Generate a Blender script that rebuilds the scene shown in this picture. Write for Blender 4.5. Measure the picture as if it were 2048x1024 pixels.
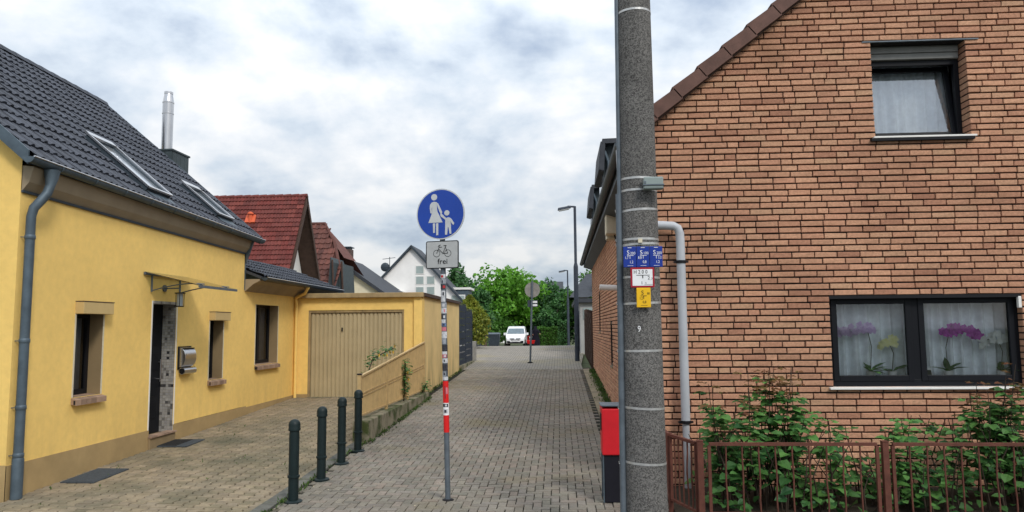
import bpy, math, random
from mathutils import Vector, Matrix
# ------------------------------------------------------------------ camera, sky, sun, exposure
for o in list(bpy.data.objects): bpy.data.objects.remove(o)
SC = bpy.context.scene
COL = SC.collection
rad = math.radians
YAW, PITCH, ROLL, EYE = 3.6, 5.5, 0.5, 2.12
cd = bpy.data.cameras.new('camera'); cam = bpy.data.objects.new('camera', cd); COL.objects.link(cam)
cd.sensor_width = 36; cd.lens = 1480/2048*36; cd.clip_end = 3000; cd.clip_start = .05
_f = Vector((-math.sin(rad(YAW))*math.cos(rad(PITCH)), math.cos(rad(YAW))*math.cos(rad(PITCH)), math.sin(rad(PITCH))))
_r = Vector((math.cos(rad(YAW)), math.sin(rad(YAW)), 0)); _u = _r.cross(_f)
_r2 = _r*math.cos(rad(ROLL)) - _u*math.sin(rad(ROLL)); _u2 = _u*math.cos(rad(ROLL)) + _r*math.sin(rad(ROLL))
cam.matrix_world = Matrix(((_r2.x,_u2.x,-_f.x,0),(_r2.y,_u2.y,-_f.y,0),(_r2.z,_u2.z,-_f.z,EYE),(0,0,0,1)))
SC.camera = cam
SUN_EL, SUN_AZ = 42, 146          # azimuth clockwise from +Y; the sun stands behind the clouds, behind the camera
W = bpy.data.worlds.new('World'); SC.world = W; W.use_nodes = True
nt = W.node_tree; nt.nodes.clear()
def wn(t, **k):
    n = nt.nodes.new(t)
    for a, b in k.items(): setattr(n, a, b)
    return n
L = nt.links.new
wo = wn('ShaderNodeOutputWorld'); bg = wn('ShaderNodeBackground'); L(bg.outputs[0], wo.inputs[0])
sky = wn('ShaderNodeTexSky', sky_type='NISHITA', sun_disc=False, sun_elevation=rad(SUN_EL), sun_rotation=rad(SUN_AZ))
tc = wn('ShaderNodeTexCoord'); sep = wn('ShaderNodeSeparateXYZ'); L(tc.outputs['Generated'], sep.inputs[0])
def wm(op, a, b=None, clamp=False):
    n = wn('ShaderNodeMath', operation=op, use_clamp=clamp)
    for i, x in enumerate((a, b)):
        if x is None: continue
        if isinstance(x, (int, float)): n.inputs[i].default_value = x
        else: L(x, n.inputs[i])
    return n.outputs[0]
zc = wm('MAXIMUM', sep.outputs[2], 0.0); den = wm('ADD', zc, .42)
cx = wm('DIVIDE', sep.outputs[0], den); cy = wm('DIVIDE', sep.outputs[1], den)
cv = wn('ShaderNodeCombineXYZ'); L(cx, cv.inputs[0]); L(cy, cv.inputs[1])
n1 = wn('ShaderNodeTexNoise'); n1.inputs['Scale'].default_value = 2.0; n1.inputs['Detail'].default_value = 7; n1.inputs['Roughness'].default_value = .52; n1.inputs['Distortion'].default_value = .45
L(cv.outputs[0], n1.inputs['Vector'])
n2 = wn('ShaderNodeTexNoise'); n2.inputs['Scale'].default_value = 7.0; n2.inputs['Detail'].default_value = 6; n2.inputs['Roughness'].default_value = .55
L(cv.outputs[0], n2.inputs['Vector'])
mixn = wm('ADD', wm('MULTIPLY', n1.outputs[0], .66), wm('MULTIPLY', n2.outputs[0], .34))
cr = wn('ShaderNodeValToRGB'); L(mixn, cr.inputs[0])
e = cr.color_ramp.elements
e[0].position = .375; e[0].color = (.42,.51,.65,1)
e[1].position = .585; e[1].color = (1.06,1.06,1.06,1)
k = cr.color_ramp.elements.new(.470); k.color = (.72,.80,.89,1)
# overcast gradient: brighter towards the zenith (1 + 2 sin h) / 3
gr_ = wm('ADD', wm('MULTIPLY', zc, 1.0), .55)
gm = wn('ShaderNodeMixRGB', blend_type='MULTIPLY'); gm.inputs[0].default_value = 1
gc = wn('ShaderNodeCombineXYZ'); [L(gr_, gc.inputs[i]) for i in range(3)]
L(cr.outputs[0], gm.inputs[1]); L(gc.outputs[0], gm.inputs[2])
sm = wn('ShaderNodeMixRGB', blend_type='MULTIPLY'); sm.inputs[0].default_value = 1; L(sky.outputs[0], sm.inputs[1]); sm.inputs[2].default_value = (.08,.08,.08,1)
mx = wn('ShaderNodeMixRGB'); mx.inputs[0].default_value = .9; L(sm.outputs[0], mx.inputs[1]); L(gm.outputs[0], mx.inputs[2])
L(mx.outputs[0], bg.inputs[0]); bg.inputs[1].default_value = 1.0
sd = bpy.data.lights.new('sun', 'SUN'); sd.energy = 1.5; sd.angle = rad(12); sd.color = (1,.95,.88)
sun = bpy.data.objects.new('sun', sd); COL.objects.link(sun); sun.location = (0,-10,30)
_d = Vector((math.sin(rad(SUN_AZ))*math.cos(rad(SUN_EL)), math.cos(rad(SUN_AZ))*math.cos(rad(SUN_EL)), math.sin(rad(SUN_EL))))
sun.rotation_euler = _d.to_track_quat('Z','Y').to_euler()
SC.view_settings.view_transform = 'Standard'; SC.view_settings.look = 'None'; SC.view_settings.gamma = 1
SC.view_settings.use_curve_mapping = False
SC.view_settings.exposure = 0.38
try:
    SC.cycles.max_bounces = 6; SC.cycles.transparent_max_bounces = 12
except Exception: pass
# ------------------------------------------------------------------ helpers
RN = random.Random(7)
WL = {}
class MB:
    def __init__(s): s.v = []; s.f = []
    def add(s, vs, fs):
        b = len(s.v); s.v += [tuple(p) for p in vs]; s.f += [tuple(b+i for i in f) for f in fs]; return s
    def quad(s, *p): return s.add(p, [tuple(range(len(p)))])
    def hexa(s, p): # bottom 0-3 ccw, top 4-7
        return s.add(p, [(3,2,1,0),(4,5,6,7),(0,1,5,4),(1,2,6,5),(2,3,7,6),(3,0,4,7)])
    def box(s, x0,x1,y0,y1,z0,z1):
        return s.hexa([(x0,y0,z0),(x1,y0,z0),(x1,y1,z0),(x0,y1,z0),(x0,y0,z1),(x1,y0,z1),(x1,y1,z1),(x0,y1,z1)])
    def prism(s, pts, fn, t0, t1):
        n = len(pts); vs = [fn(p[0],p[1],t0) for p in pts]+[fn(p[0],p[1],t1) for p in pts]
        return s.add(vs, [tuple(reversed(range(n))), tuple(range(n,2*n))]+[(i,(i+1)%n,n+(i+1)%n,n+i) for i in range(n)])
    def beam(s, a, b, w, h, up=(0,0,1)):
        a, b = Vector(a), Vector(b); d = (b-a).normalized(); u = Vector(up)
        if abs(d.dot(u)) > .98: u = Vector((0,1,0))
        r = d.cross(u).normalized(); u = r.cross(d)
        r *= w/2; u *= h/2
        return s.hexa([a-r-u,a+r-u,b+r-u,b-r-u,a-r+u,a+r+u,b+r+u,b-r+u])
    def tube(s, pts, r, n=8, cap=True):
        pts = [Vector(p) for p in pts]; rs = r if isinstance(r,(list,tuple)) else [r]*len(pts)
        d0 = (pts[1]-pts[0]).normalized(); ref = Vector((0,0,1)) if abs(d0.z) < .9 else Vector((0,1,0))
        vs = []; m = len(pts); rt = d0.cross(ref).normalized()
        for i, p in enumerate(pts):
            d = (pts[min(i+1,m-1)]-pts[max(i-1,0)]).normalized()
            rt = (rt - d*rt.dot(d)).normalized(); up = d.cross(rt)
            for k in range(n):
                a = 2*math.pi*k/n; vs.append(p+(rt*math.cos(a)+up*math.sin(a))*rs[i])
        fs = [(i*n+k, i*n+(k+1)%n, (i+1)*n+(k+1)%n, (i+1)*n+k) for i in range(m-1) for k in range(n)]
        if cap: fs += [tuple(reversed(range(n))), tuple((m-1)*n+k for k in range(n))]
        return s.add(vs, fs)
    def lathe(s, cx, cy, prof, n=16):
        vs = [(cx+r*math.cos(2*math.pi*k/n), cy+r*math.sin(2*math.pi*k/n), z) for r, z in prof for k in range(n)]; m = len(prof)
        fs = [(i*n+k, i*n+(k+1)%n, (i+1)*n+(k+1)%n, (i+1)*n+k) for i in range(m-1) for k in range(n)]
        fs += [tuple(reversed(range(n))), tuple((m-1)*n+k for k in range(n))]
        return s.add(vs, fs)
    def ball(s, c, rx, ry, rz, n=10, m=6):
        vs = []
        for i in range(1, m):
            t = math.pi*i/m
            vs += [(c[0]+rx*math.sin(t)*math.cos(2*math.pi*k/n), c[1]+ry*math.sin(t)*math.sin(2*math.pi*k/n), c[2]+rz*math.cos(t)) for k in range(n)]
        vs += [(c[0],c[1],c[2]+rz),(c[0],c[1],c[2]-rz)]; a = len(vs)-2
        fs = [(i*n+(k+1)%n, i*n+k, (i+1)*n+k, (i+1)*n+(k+1)%n) for i in range(m-2) for k in range(n)]
        fs += [(k,(k+1)%n,a) for k in range(n)] + [((m-2)*n+(k+1)%n,(m-2)*n+k,a+1) for k in range(n)]
        return s.add(vs, fs)
    def mesh(s, name, off=(0,0,0), mat=None, smooth=False):
        me = bpy.data.meshes.new(name); ox, oy, oz = off
        me.from_pydata([(x-ox,y-oy,z-oz) for x,y,z in s.v], [], s.f)
        if mat: me.materials.append(mat)
        if smooth: me.polygons.foreach_set('use_smooth', [True]*len(me.polygons))
        me.update(); return me
    def build(s, name, mat, parent=None, loc=None, smooth=False, bevel=0, stuff=False, label=None):
        off = WL[parent] if parent else (loc or (0,0,0))
        o = bpy.data.objects.new(name, s.mesh(name, off, mat, False)); COL.objects.link(o)
        if parent: o.parent = parent
        else: o.location = off
        WL[o] = off
        if bevel:
            m = o.modifiers.new('bevel','BEVEL'); m.width = bevel; m.segments = 2; m.limit_method = 'ANGLE'; m.angle_limit = rad(40)
        if smooth:
            o.data.polygons.foreach_set('use_smooth', [True]*len(o.data.polygons))
            try: o.data.set_sharp_from_angle(angle=rad(40))
            except Exception: pass
        if stuff: o['kind'] = 'stuff'
        if label: o['label'] = label
        return o
def thing(name, label, cat, loc, group=None):
    o = bpy.data.objects.new(name, None); COL.objects.link(o); o.location = loc; o.empty_display_size = .2
    WL[o] = tuple(loc); return tag(o, label, cat, group)
def tag(o, label, cat, group=None):
    o['label'] = label; o['category'] = cat
    if group: o['group'] = group
    return o
def structure(o): o['kind'] = 'structure'; return o
def piece(name, me, parent, loc, rot=None, scale=None):
    o = bpy.data.objects.new(name, me); COL.objects.link(o); o.parent = parent
    b = WL[parent]; o.location = (loc[0]-b[0], loc[1]-b[1], loc[2]-b[2]); WL[o] = tuple(loc)
    if rot: o.rotation_euler = rot
    if scale: o.scale = scale
    return o
def copy_thing(src, loc, rz=0, label=None):
    r = src.copy(); COL.objects.link(r); r.location = loc; r.rotation_euler = (0,0,rz); WL[r] = tuple(loc)
    if label: r['label'] = label
    for ch in src.children:
        c = ch.copy(); COL.objects.link(c); c.parent = r
        for g in ch.children:
            d = g.copy(); COL.objects.link(d); d.parent = c
    return r
def text_part(txt, size, mat, parent, loc, name='lettering', rot=(math.pi/2,0,0), ext=.0006, sx=1.0):
    cu = bpy.data.curves.new('t','FONT'); cu.body = txt; cu.size = size; cu.align_x = 'CENTER'; cu.align_y = 'CENTER'; cu.extrude = ext; cu.resolution_u = 3
    t = bpy.data.objects.new('t', cu); COL.objects.link(t)
    bpy.context.view_layer.update()
    me = bpy.data.meshes.new_from_object(t.evaluated_get(bpy.context.evaluated_depsgraph_get()))
    bpy.data.objects.remove(t); bpy.data.curves.remove(cu)
    me.materials.clear(); me.materials.append(mat); me.name = name
    return piece(name, me, parent, loc, rot, (sx,1,1))
# ground profile along the lane: level, then climbing 3.3 %, a crest, and down again
def gz(y):
    if y < 8.4: return 0.
    if y < 9.6: return .033*(y-8.4)**2/2.4
    if y < 36: return .033*(y-9)
    if y < 48: t = y-36; return .891+.033*t-.002542*t*t
    if y < 75: return .921-.028*(y-48)
    return .165
# ------------------------------------------------------------------ materials
def M(name, col, rough=.85, var=.12, scale=5, bump=0., bscale=80, metal=0., rnd=0., spec=.3, cols=None, var2=None, hue=None, stain=None, streak=None):
    m = bpy.data.materials.new(name); m.use_nodes = True; t = m.node_tree; N = t.nodes; K = t.links.new
    b = N['Principled BSDF']; b.inputs['Roughness'].default_value = rough; b.inputs['Metallic'].default_value = metal
    b.inputs['Specular IOR Level'].default_value = spec
    g = N.new('ShaderNodeNewGeometry')
    def noise(sc, det=5, vec=None, ro=.6):
        n = N.new('ShaderNodeTexNoise'); n.inputs['Scale'].default_value = sc; n.inputs['Detail'].default_value = det; n.inputs['Roughness'].default_value = ro
        K(vec or g.outputs['Position'], n.inputs['Vector']); return n.outputs[0]
    def mp(x, a, b_, c, d):
        r = N.new('ShaderNodeMapRange'); K(x, r.inputs[0]); r.inputs[1].default_value = a; r.inputs[2].default_value = b_; r.inputs[3].default_value = c; r.inputs[4].default_value = d; return r.outputs[0]
    def mul(ca, val):
        x = N.new('ShaderNodeMixRGB'); x.blend_type = 'MULTIPLY'; x.inputs[0].default_value = 1; K(ca, x.inputs[1])
        c = N.new('ShaderNodeCombineXYZ'); [K(val, c.inputs[i]) for i in range(3)]; K(c.outputs[0], x.inputs[2]); return x.outputs[0]
    R_ = None
    if rnd or cols:
        oi = N.new('ShaderNodeObjectInfo'); a = N.new('ShaderNodeMath'); a.operation = 'ADD'; K(oi.outputs['Random'], a.inputs[0]); K(g.outputs['Random Per Island'], a.inputs[1])
        f = N.new('ShaderNodeMath'); f.operation = 'FRACT'; K(a.outputs[0], f.inputs[0]); R_ = f.outputs[0]
    if cols:
        r = N.new('ShaderNodeValToRGB'); K(R_, r.inputs[0]); el = r.color_ramp.elements
        el[0].color = (*cols[0],1); el[1].color = (*cols[-1],1)
        for i in range(1, len(cols)-1):
            q = el.new(i/(len(cols)-1)); q.color = (*cols[i],1)
        c = r.outputs[0]
    else:
        r = N.new('ShaderNodeRGB'); r.outputs[0].default_value = (*col,1); c = r.outputs[0]
    if var: c = mul(c, mp(noise(scale), .3, .7, 1-var, 1+var))
    if var2: c = mul(c, mp(noise(var2[0], 3), .35, .65, 1-var2[1], 1+var2[1]))
    if rnd:
        w = N.new('ShaderNodeMath'); w.operation = 'MULTIPLY'; K(R_, w.inputs[0]); w.inputs[1].default_value = 7.31
        w2 = N.new('ShaderNodeMath'); w2.operation = 'FRACT'; K(w.outputs[0], w2.inputs[0])
        c = mul(c, mp(w2.outputs[0], 0, 1, 1-rnd, 1+rnd))
    if stain:  # (colour, scale, lo, hi): patches of another colour
        x = N.new('ShaderNodeMixRGB'); K(mp(noise(stain[1], 6), stain[2], stain[3], 0, 1), x.inputs[0]); K(c, x.inputs[1]); x.inputs[2].default_value = (*stain[0],1); c = x.outputs[0]
    if streak:  # (colour, z0, z1, amount): run-off and moss near the foot, ragged edge
        s = N.new('ShaderNodeSeparateXYZ'); K(g.outputs['Position'], s.inputs[0])
        vm = N.new('ShaderNodeVectorMath'); vm.operation = 'MULTIPLY'; K(g.outputs['Position'], vm.inputs[0]); vm.inputs[1].default_value = (4,4,.35)
        nn = mp(noise(1.6, 5, vm.outputs[0]), .3, .75, -.5, 1.1)
        zz = mp(s.outputs[2], streak[1], streak[2], 1, 0)
        mm = N.new('ShaderNodeMath'); mm.operation = 'MULTIPLY'; mm.use_clamp = True; K(nn, mm.inputs[0]); K(zz, mm.inputs[1])
        m2 = N.new('ShaderNodeMath'); m2.operation = 'MULTIPLY'; K(mm.outputs[0], m2.inputs[0]); m2.inputs[1].default_value = streak[3]
        x = N.new('ShaderNodeMixRGB'); K(m2.outputs[0], x.inputs[0]); K(c, x.inputs[1]); x.inputs[2].default_value = (*streak[0],1); c = x.outputs[0]
    K(c, b.inputs['Base Color'])
    if bump:
        bp = N.new('ShaderNodeBump'); bp.inputs['Strength'].default_value = min(1,bump); bp.inputs['Distance'].default_value = .01; K(noise(bscale, 4), bp.inputs['Height']); K(bp.outputs[0], b.inputs['Normal'])
    m.use_backface_culling = False
    return m
def glass(name, refl=.12, tint=(.92,.95,.97)):
    m = bpy.data.materials.new(name); m.use_nodes = True; t = m.node_tree; N = t.nodes; K = t.links.new; N.clear()
    o = N.new('ShaderNodeOutputMaterial'); mx = N.new('ShaderNodeMixShader'); tr = N.new('ShaderNodeBsdfTransparent'); gl = N.new('ShaderNodeBsdfGlossy'); fr = N.new('ShaderNodeFresnel')
    tr.inputs[0].default_value = (*tint,1); gl.inputs['Roughness'].default_value = .02; fr.inputs[0].default_value = 1.5
    a = N.new('ShaderNodeMath'); a.operation = 'ADD'; a.use_clamp = True; K(fr.outputs[0], a.inputs[0]); a.inputs[1].default_value = refl
    K(a.outputs[0], mx.inputs[0]); K(tr.outputs[0], mx.inputs[1]); K(gl.outputs[0], mx.inputs[2]); K(mx.outputs[0], o.inputs[0]); return m
def leafmat(name, c, c2, trans=.35):
    m = bpy.data.materials.new(name); m.use_nodes = True; t = m.node_tree; N = t.nodes; K = t.links.new
    b = N['Principled BSDF']; b.inputs['Roughness'].default_value = .5; b.inputs['Specular IOR Level'].default_value = .35
    g = N.new('ShaderNodeNewGeometry'); oi = N.new('ShaderNodeObjectInfo'); ad = N.new('ShaderNodeMath'); ad.operation = 'ADD'; K(g.outputs['Random Per Island'], ad.inputs[0]); K(oi.outputs['Random'], ad.inputs[1])
    f = N.new('ShaderNodeMath'); f.operation = 'FRACT'; K(ad.outputs[0], f.inputs[0])
    x = N.new('ShaderNodeMixRGB'); K(f.outputs[0], x.inputs[0]); x.inputs[1].default_value = (*c,1); x.inputs[2].default_value = (*c2,1)
    n = N.new('ShaderNodeTexNoise'); n.inputs['Scale'].default_value = 1.1; K(g.outputs['Position'], n.inputs['Vector'])
    r = N.new('ShaderNodeMapRange'); K(n.outputs[0], r.inputs[0]); r.inputs[1].default_value = .3; r.inputs[2].default_value = .7; r.inputs[3].default_value = .7; r.inputs[4].default_value = 1.3
    cc = N.new('ShaderNodeCombineXYZ'); [K(r.outputs[0], cc.inputs[i]) for i in range(3)]
    y = N.new('ShaderNodeMixRGB'); y.blend_type = 'MULTIPLY'; y.inputs[0].default_value = 1; K(x.outputs[0], y.inputs[1]); K(cc.outputs[0], y.inputs[2])
    K(y.outputs[0], b.inputs['Base Color'])
    tl = N.new('ShaderNodeBsdfTranslucent'); K(y.outputs[0], tl.inputs[0]); mx = N.new('ShaderNodeMixShader'); mx.inputs[0].default_value = trans
    K(b.outputs[0], mx.inputs[1]); K(tl.outputs[0], mx.inputs[2]); K(mx.outputs[0], N['Material Output'].inputs[0]); return m

mt = {}
mt['stucco'] = M('yellow_stucco', (.88,.60,.185), .92, .05, 9, .6, 180, var2=(.6,.06), streak=((.56,.38,.14),.35,1.2,.35))
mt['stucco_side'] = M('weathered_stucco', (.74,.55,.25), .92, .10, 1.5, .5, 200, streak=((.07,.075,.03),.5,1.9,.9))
mt['plinth'] = M('tan_plinth', (.40,.28,.13), .93, .12, 2.5, .6, 180)
mt['lintel'] = M('tan_shutter_box', (.52,.38,.17), .8, .08, 3, .2, 150)
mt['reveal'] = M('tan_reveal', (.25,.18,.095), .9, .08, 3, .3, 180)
mt['sill'] = M('clinker_sill', (.30,.20,.14), .8, .2, 9, .3, 90, rnd=.2)
mt['soffit'] = M('soffit_board', (.30,.24,.16), .85, .12, 2, .1, 60)
mt['zinc'] = M('weathered_zinc', (.085,.115,.14), .5, .22, 6, .05, 30, metal=.3)
mt['zinc_d'] = M('dark_zinc', (.045,.060,.075), .5, .2, 6, metal=.2)
mt['tile_dark'] = M('anthracite_roof_tile', (.048,.055,.072), .62, .18, 7, .2, 160, rnd=.18, spec=.35, stain=((.13,.13,.12),9,.70,.80))
mt['tile_red'] = M('red_roof_tile', (.25,.055,.038), .75, .2, 4, .2, 90, cols=[(.105,.024,.020),(.150,.032,.026),(.125,.033,.028),(.185,.046,.036)], rnd=.12)
mt['tile_brown'] = M('brown_roof_tile', (.20,.09,.06), .8, .2, 4, .2, 90, cols=[(.085,.034,.028),(.135,.050,.038),(.105,.043,.034)], rnd=.15)
mt['black'] = M('black_frame', (.006,.007,.010), .5, .05, 5, spec=.18)
mt['dark_frame'] = M('dark_brown_frame', (.010,.010,.012), .5, .1, 5, spec=.2)
mt['door'] = M('black_door', (.008,.009,.012), .5, .15, 4, spec=.2)
mt['glass'] = glass('window_glass', .05)
mt['glass_up'] = glass('coated_window_glass', .26)
mt['glass2'] = glass('canopy_glass', .06, (.75,.8,.78))
mt['steel'] = M('stainless_steel', (.55,.55,.56), .28, .06, 4, metal=1.)
mt['gdoor'] = M('beige_garage_door', (.42,.34,.20), .6, .08, 2, .05, 40)
mt['fascia'] = M('tan_fascia', (.36,.26,.13), .8, .2, 3, .2, 90, streak=((.10,.08,.05),2.9,3.1,.5))
mt['rail'] = M('beige_railing_paint', (.48,.34,.16), .55, .15, 6, .1, 90)
mt['conc_moss'] = M('mossy_concrete', (.24,.215,.15), .95, .3, 6, .6, 60, stain=((.05,.065,.02),3,.47,.62))
mt['paver'] = M('path_paver', (.15,.14,.115), .92, .12, 14, .5, 200, cols=[(.178,.165,.137),(.212,.190,.152),(.195,.177,.153),(.225,.186,.152),(.187,.178,.145)], rnd=.13, var2=(.5,.14), stain=((.20,.17,.105),.45,.54,.70))
mt['paver_d'] = M('driveway_paver', (.16,.135,.09), .95, .15, 10, .5, 160, cols=[(.20,.170,.110),(.255,.205,.135),(.225,.185,.13),(.27,.215,.145)], rnd=.15, stain=((.115,.108,.072),.55,.48,.66))
mt['bed'] = M('joint_moss_bed', (.010,.011,.007), .98, .35, 14, .5, 120, stain=((.05,.06,.015),5,.56,.70))
mt['kerb'] = M('grey_kerb', (.12,.12,.105), .95, .2, 8, .5, 110, rnd=.12, stain=((.05,.055,.02),3,.54,.68))
mt['slab'] = M('tan_edging_slab', (.26,.22,.15), .95, .2, 6, .5, 90, rnd=.12)
mt['soil'] = M('garden_soil', (.04,.032,.022), .98, .4, 8, .8, 40)
mt['grass'] = M('rough_ground', (.06,.075,.03), .98, .4, 2, .6, 30)
mt['asphalt'] = M('asphalt', (.055,.055,.055), .95, .15, 9, .5, 200)
mt['bollard'] = M('bollard_paint', (.008,.017,.018), .5, .15, 8, .05, 60, spec=.25)
mt['galv'] = M('galvanised_steel', (.12,.145,.17), .5, .2, 9, .05, 50, metal=.35)
mt['red'] = M('red_paint', (.62,.012,.012), .55, .08, 6)
mt['binred'] = M('bin_red', (.55,.012,.02), .5, .12, 5, .05, 20)
mt['binblack'] = M('bin_black', (.008,.008,.014), .5, .2, 5)
mt['white'] = M('white_print', (.78,.79,.80), .6, .06, 8)
mt['signblue'] = M('sign_blue', (.008,.05,.33), .4, .05, 3, spec=.4)
mt['signgrey'] = M('reflective_white', (.50,.52,.53), .5, .10, 6)
mt['plategrey'] = M('plate_grey', (.40,.41,.41), .5, .08, 10)
mt['hblue'] = M('plate_blue', (.008,.035,.27), .5, .06, 6)
mt['yellow'] = M('plate_yellow', (.78,.46,.012), .5, .06, 6)
mt['maroon'] = M('plate_red_border', (.34,.012,.03), .5, .06, 6)
mt['blacktxt'] = M('black_print', (.008,.008,.010), .6, .0)
mt['strap'] = M('steel_strap', (.50,.50,.49), .4, .2, 20, metal=.6)
mt['greybox'] = M('grey_green_box', (.24,.29,.28), .6, .1, 6)
mt['cream'] = M('cream_plastic', (.62,.56,.42), .6, .12, 6)
mt['pvc'] = M('grey_pvc_pipe', (.42,.44,.47), .5, .10, 3, streak=((.17,.18,.19),0,4,.35))
mt['whitepaint'] = M('white_paint', (.76,.75,.72), .5, .06, 4)
mt['brick'] = M('clinker_brick', (.4,.2,.1), .88, .20, 26, .9, 120,
    cols=[(.39,.188,.118),(.52,.278,.172),(.48,.248,.156),(.55,.318,.198),(.50,.265,.165),(.54,.295,.184),(.44,.218,.138),(.55,.325,.200)], rnd=.10, var2=(.55,.10), stain=((.27,.145,.085),.9,.58,.80))
mt['mortar'] = M('dark_mortar', (.020,.017,.018), .97, .3, 20, .6, 150, stain=((.075,.065,.058),2.2,.56,.74))
mt['verge'] = M('verge_tile', (.12,.062,.048), .7, .2, 6, .15, 70, rnd=.1)
mt['rust'] = M('oxide_red_fence_paint', (.115,.040,.027), .7, .25, 12, .3, 70)
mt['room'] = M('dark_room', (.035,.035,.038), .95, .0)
mt['curtain'] = M('net_curtain', (.86,.90,.92), .95, .10, 12)
mt['white_wall'] = M('white_render', (.84,.83,.81), .92, .06, 1.5, .2, 120)
mt['cream_wall'] = M('cream_render', (.72,.66,.50), .92, .06, 1.5, .2, 120)
mt['slate'] = M('slate_cladding', (.045,.06,.065), .6, .2, 6, .3, 50, rnd=.15)
mt['brownwood'] = M('brown_wood', (.07,.042,.032), .8, .2, 6, .2, 60)
mt['darkroof'] = M('dark_roofing', (.045,.05,.06), .7, .2, 4, .2, 40)
mt['bluefence'] = M('anthracite_mesh_fence', (.022,.036,.060), .5, .2, 4)
mt['concrete'] = M('grey_concrete', (.26,.25,.23), .95, .2, 6, .4, 80)
mt['bark'] = M('bark', (.07,.055,.04), .95, .3, 14, .8, 40)
mt['stem'] = M('shrub_stem', (.045,.032,.022), .9, .3, 20)
mt['lamp_grey'] = M('lamp_post_grey', (.045,.055,.075), .55, .15, 6, metal=.2)
mt['rubber'] = M('rubber', (.015,.015,.016), .9, .1, 8)
mt['vanwhite'] = M('van_white', (.82,.83,.84), .3, .02, 3, spec=.5)
mt['lens'] = M('lens', (.35,.40,.45), .15, .05, 6, spec=.6)
mt['cloth'] = M('black_cloth', (.008,.008,.016), .95, .2, 8)
mt['skin'] = M('skin', (.42,.24,.17), .6, .05, 8)
mt['mat'] = M('grey_doormat', (.055,.065,.075), .95, .25, 30, .6, 200)
mt['matb'] = M('black_doormat', (.014,.015,.016), .98, .3, 40, .6, 200)
# concrete pole with exposed aggregate
def aggregate():
    m = M('exposed_aggregate', (.125,.122,.118), .93, .15, 3, .8, 150, var2=(.8,.12)); t = m.node_tree; N = t.nodes; K = t.links.new
    b = N['Principled BSDF']; old = b.inputs['Base Color'].links[0].from_socket
    g = N.new('ShaderNodeNewGeometry'); v = N.new('ShaderNodeTexVoronoi'); v.inputs['Scale'].default_value = 100; K(g.outputs['Position'], v.inputs['Vector'])
    s = N.new('ShaderNodeSeparateColor'); K(v.outputs['Color'], s.inputs[0]); r = N.new('ShaderNodeValToRGB'); K(s.outputs[0], r.inputs[0])
    el = r.color_ramp.elements; el[0].position = .05; el[0].color = (.45,.44,.43,1); el[1].position = .9; el[1].color = (1.5,1.48,1.44,1); q = el.new(.4); q.color = (.9,.9,.9,1)
    x = N.new('ShaderNodeMixRGB'); x.blend_type = 'MULTIPLY'; x.inputs[0].default_value = 1; K(old, x.inputs[1]); K(r.outputs[0], x.inputs[2]); K(x.outputs[0], b.inputs['Base Color']); return m
mt['pole'] = aggregate()
mt['lintel_d'] = M('grey_shutter', (.20,.20,.19), .6, .1, 8)
# far paving: narrow courses of pavers, too small to build
def far_paving():
    m = M('far_paving', (.27,.245,.21), .93, .15, 3, .2, 90, stain=((.30,.26,.17),.4,.50,.68)); t = m.node_tree; N = t.nodes; K = t.links.new
    b = N['Principled BSDF']; old = b.inputs['Base Color'].links[0].from_socket
    g = N.new('ShaderNodeNewGeometry'); v = N.new('ShaderNodeTexBrick'); v.inputs['Scale'].default_value = 1; v.inputs['Brick Width'].default_value = .21; v.inputs['Row Height'].default_value = .105; v.inputs['Mortar Size'].default_value = .006
    sw = N.new('ShaderNodeSeparateXYZ'); K(g.outputs['Position'], sw.inputs[0]); cw = N.new('ShaderNodeCombineXYZ'); K(sw.outputs[1], cw.inputs[0]); K(sw.outputs[0], cw.inputs[1]); K(cw.outputs[0], v.inputs['Vector'])
    v.inputs['Color1'].default_value = (1,1,1,1); v.inputs['Color2'].default_value = (.86,.86,.86,1); v.inputs['Mortar'].default_value = (.3,.3,.28,1)
    x = N.new('ShaderNodeMixRGB'); x.blend_type = 'MULTIPLY'; x.inputs[0].default_value = 1; K(old, x.inputs[1]); K(v.outputs[0], x.inputs[2]); K(x.outputs[0], b.inputs['Base Color']); return m
mt['farpave'] = far_paving()
LF = {}
LF['tree'] = leafmat('leaf_bright_green', (.08,.24,.018), (.17,.40,.04))
LF['tree2'] = leafmat('leaf_dark_green', (.03,.10,.03), (.075,.19,.05), .3)
LF['conifer'] = leafmat('leaf_golden_conifer', (.13,.20,.03), (.32,.32,.045))
LF['hedge'] = leafmat('leaf_hedge', (.05,.14,.02), (.10,.24,.035))
LF['shrub'] = leafmat('leaf_shrub', (.022,.085,.026), (.12,.28,.065), .3)
LF['young'] = leafmat('leaf_young_bronze', (.12,.10,.03), (.20,.075,.04))
LF['weed'] = leafmat('leaf_weed', (.035,.085,.015), (.09,.15,.03))
LF['petal_p'] = leafmat('petal_pale_violet', (.58,.40,.66), (.78,.62,.82))
LF['petal_m'] = leafmat('petal_magenta', (.45,.04,.42), (.68,.10,.62))
LF['petal_w'] = leafmat('petal_white', (.85,.87,.80), (.92,.93,.90))
LF['petal_y'] = leafmat('petal_cream_yellow', (.72,.70,.32), (.80,.78,.50))
LF['rose'] = leafmat('petal_yellow_rose', (.75,.50,.05), (.80,.60,.15))
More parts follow.
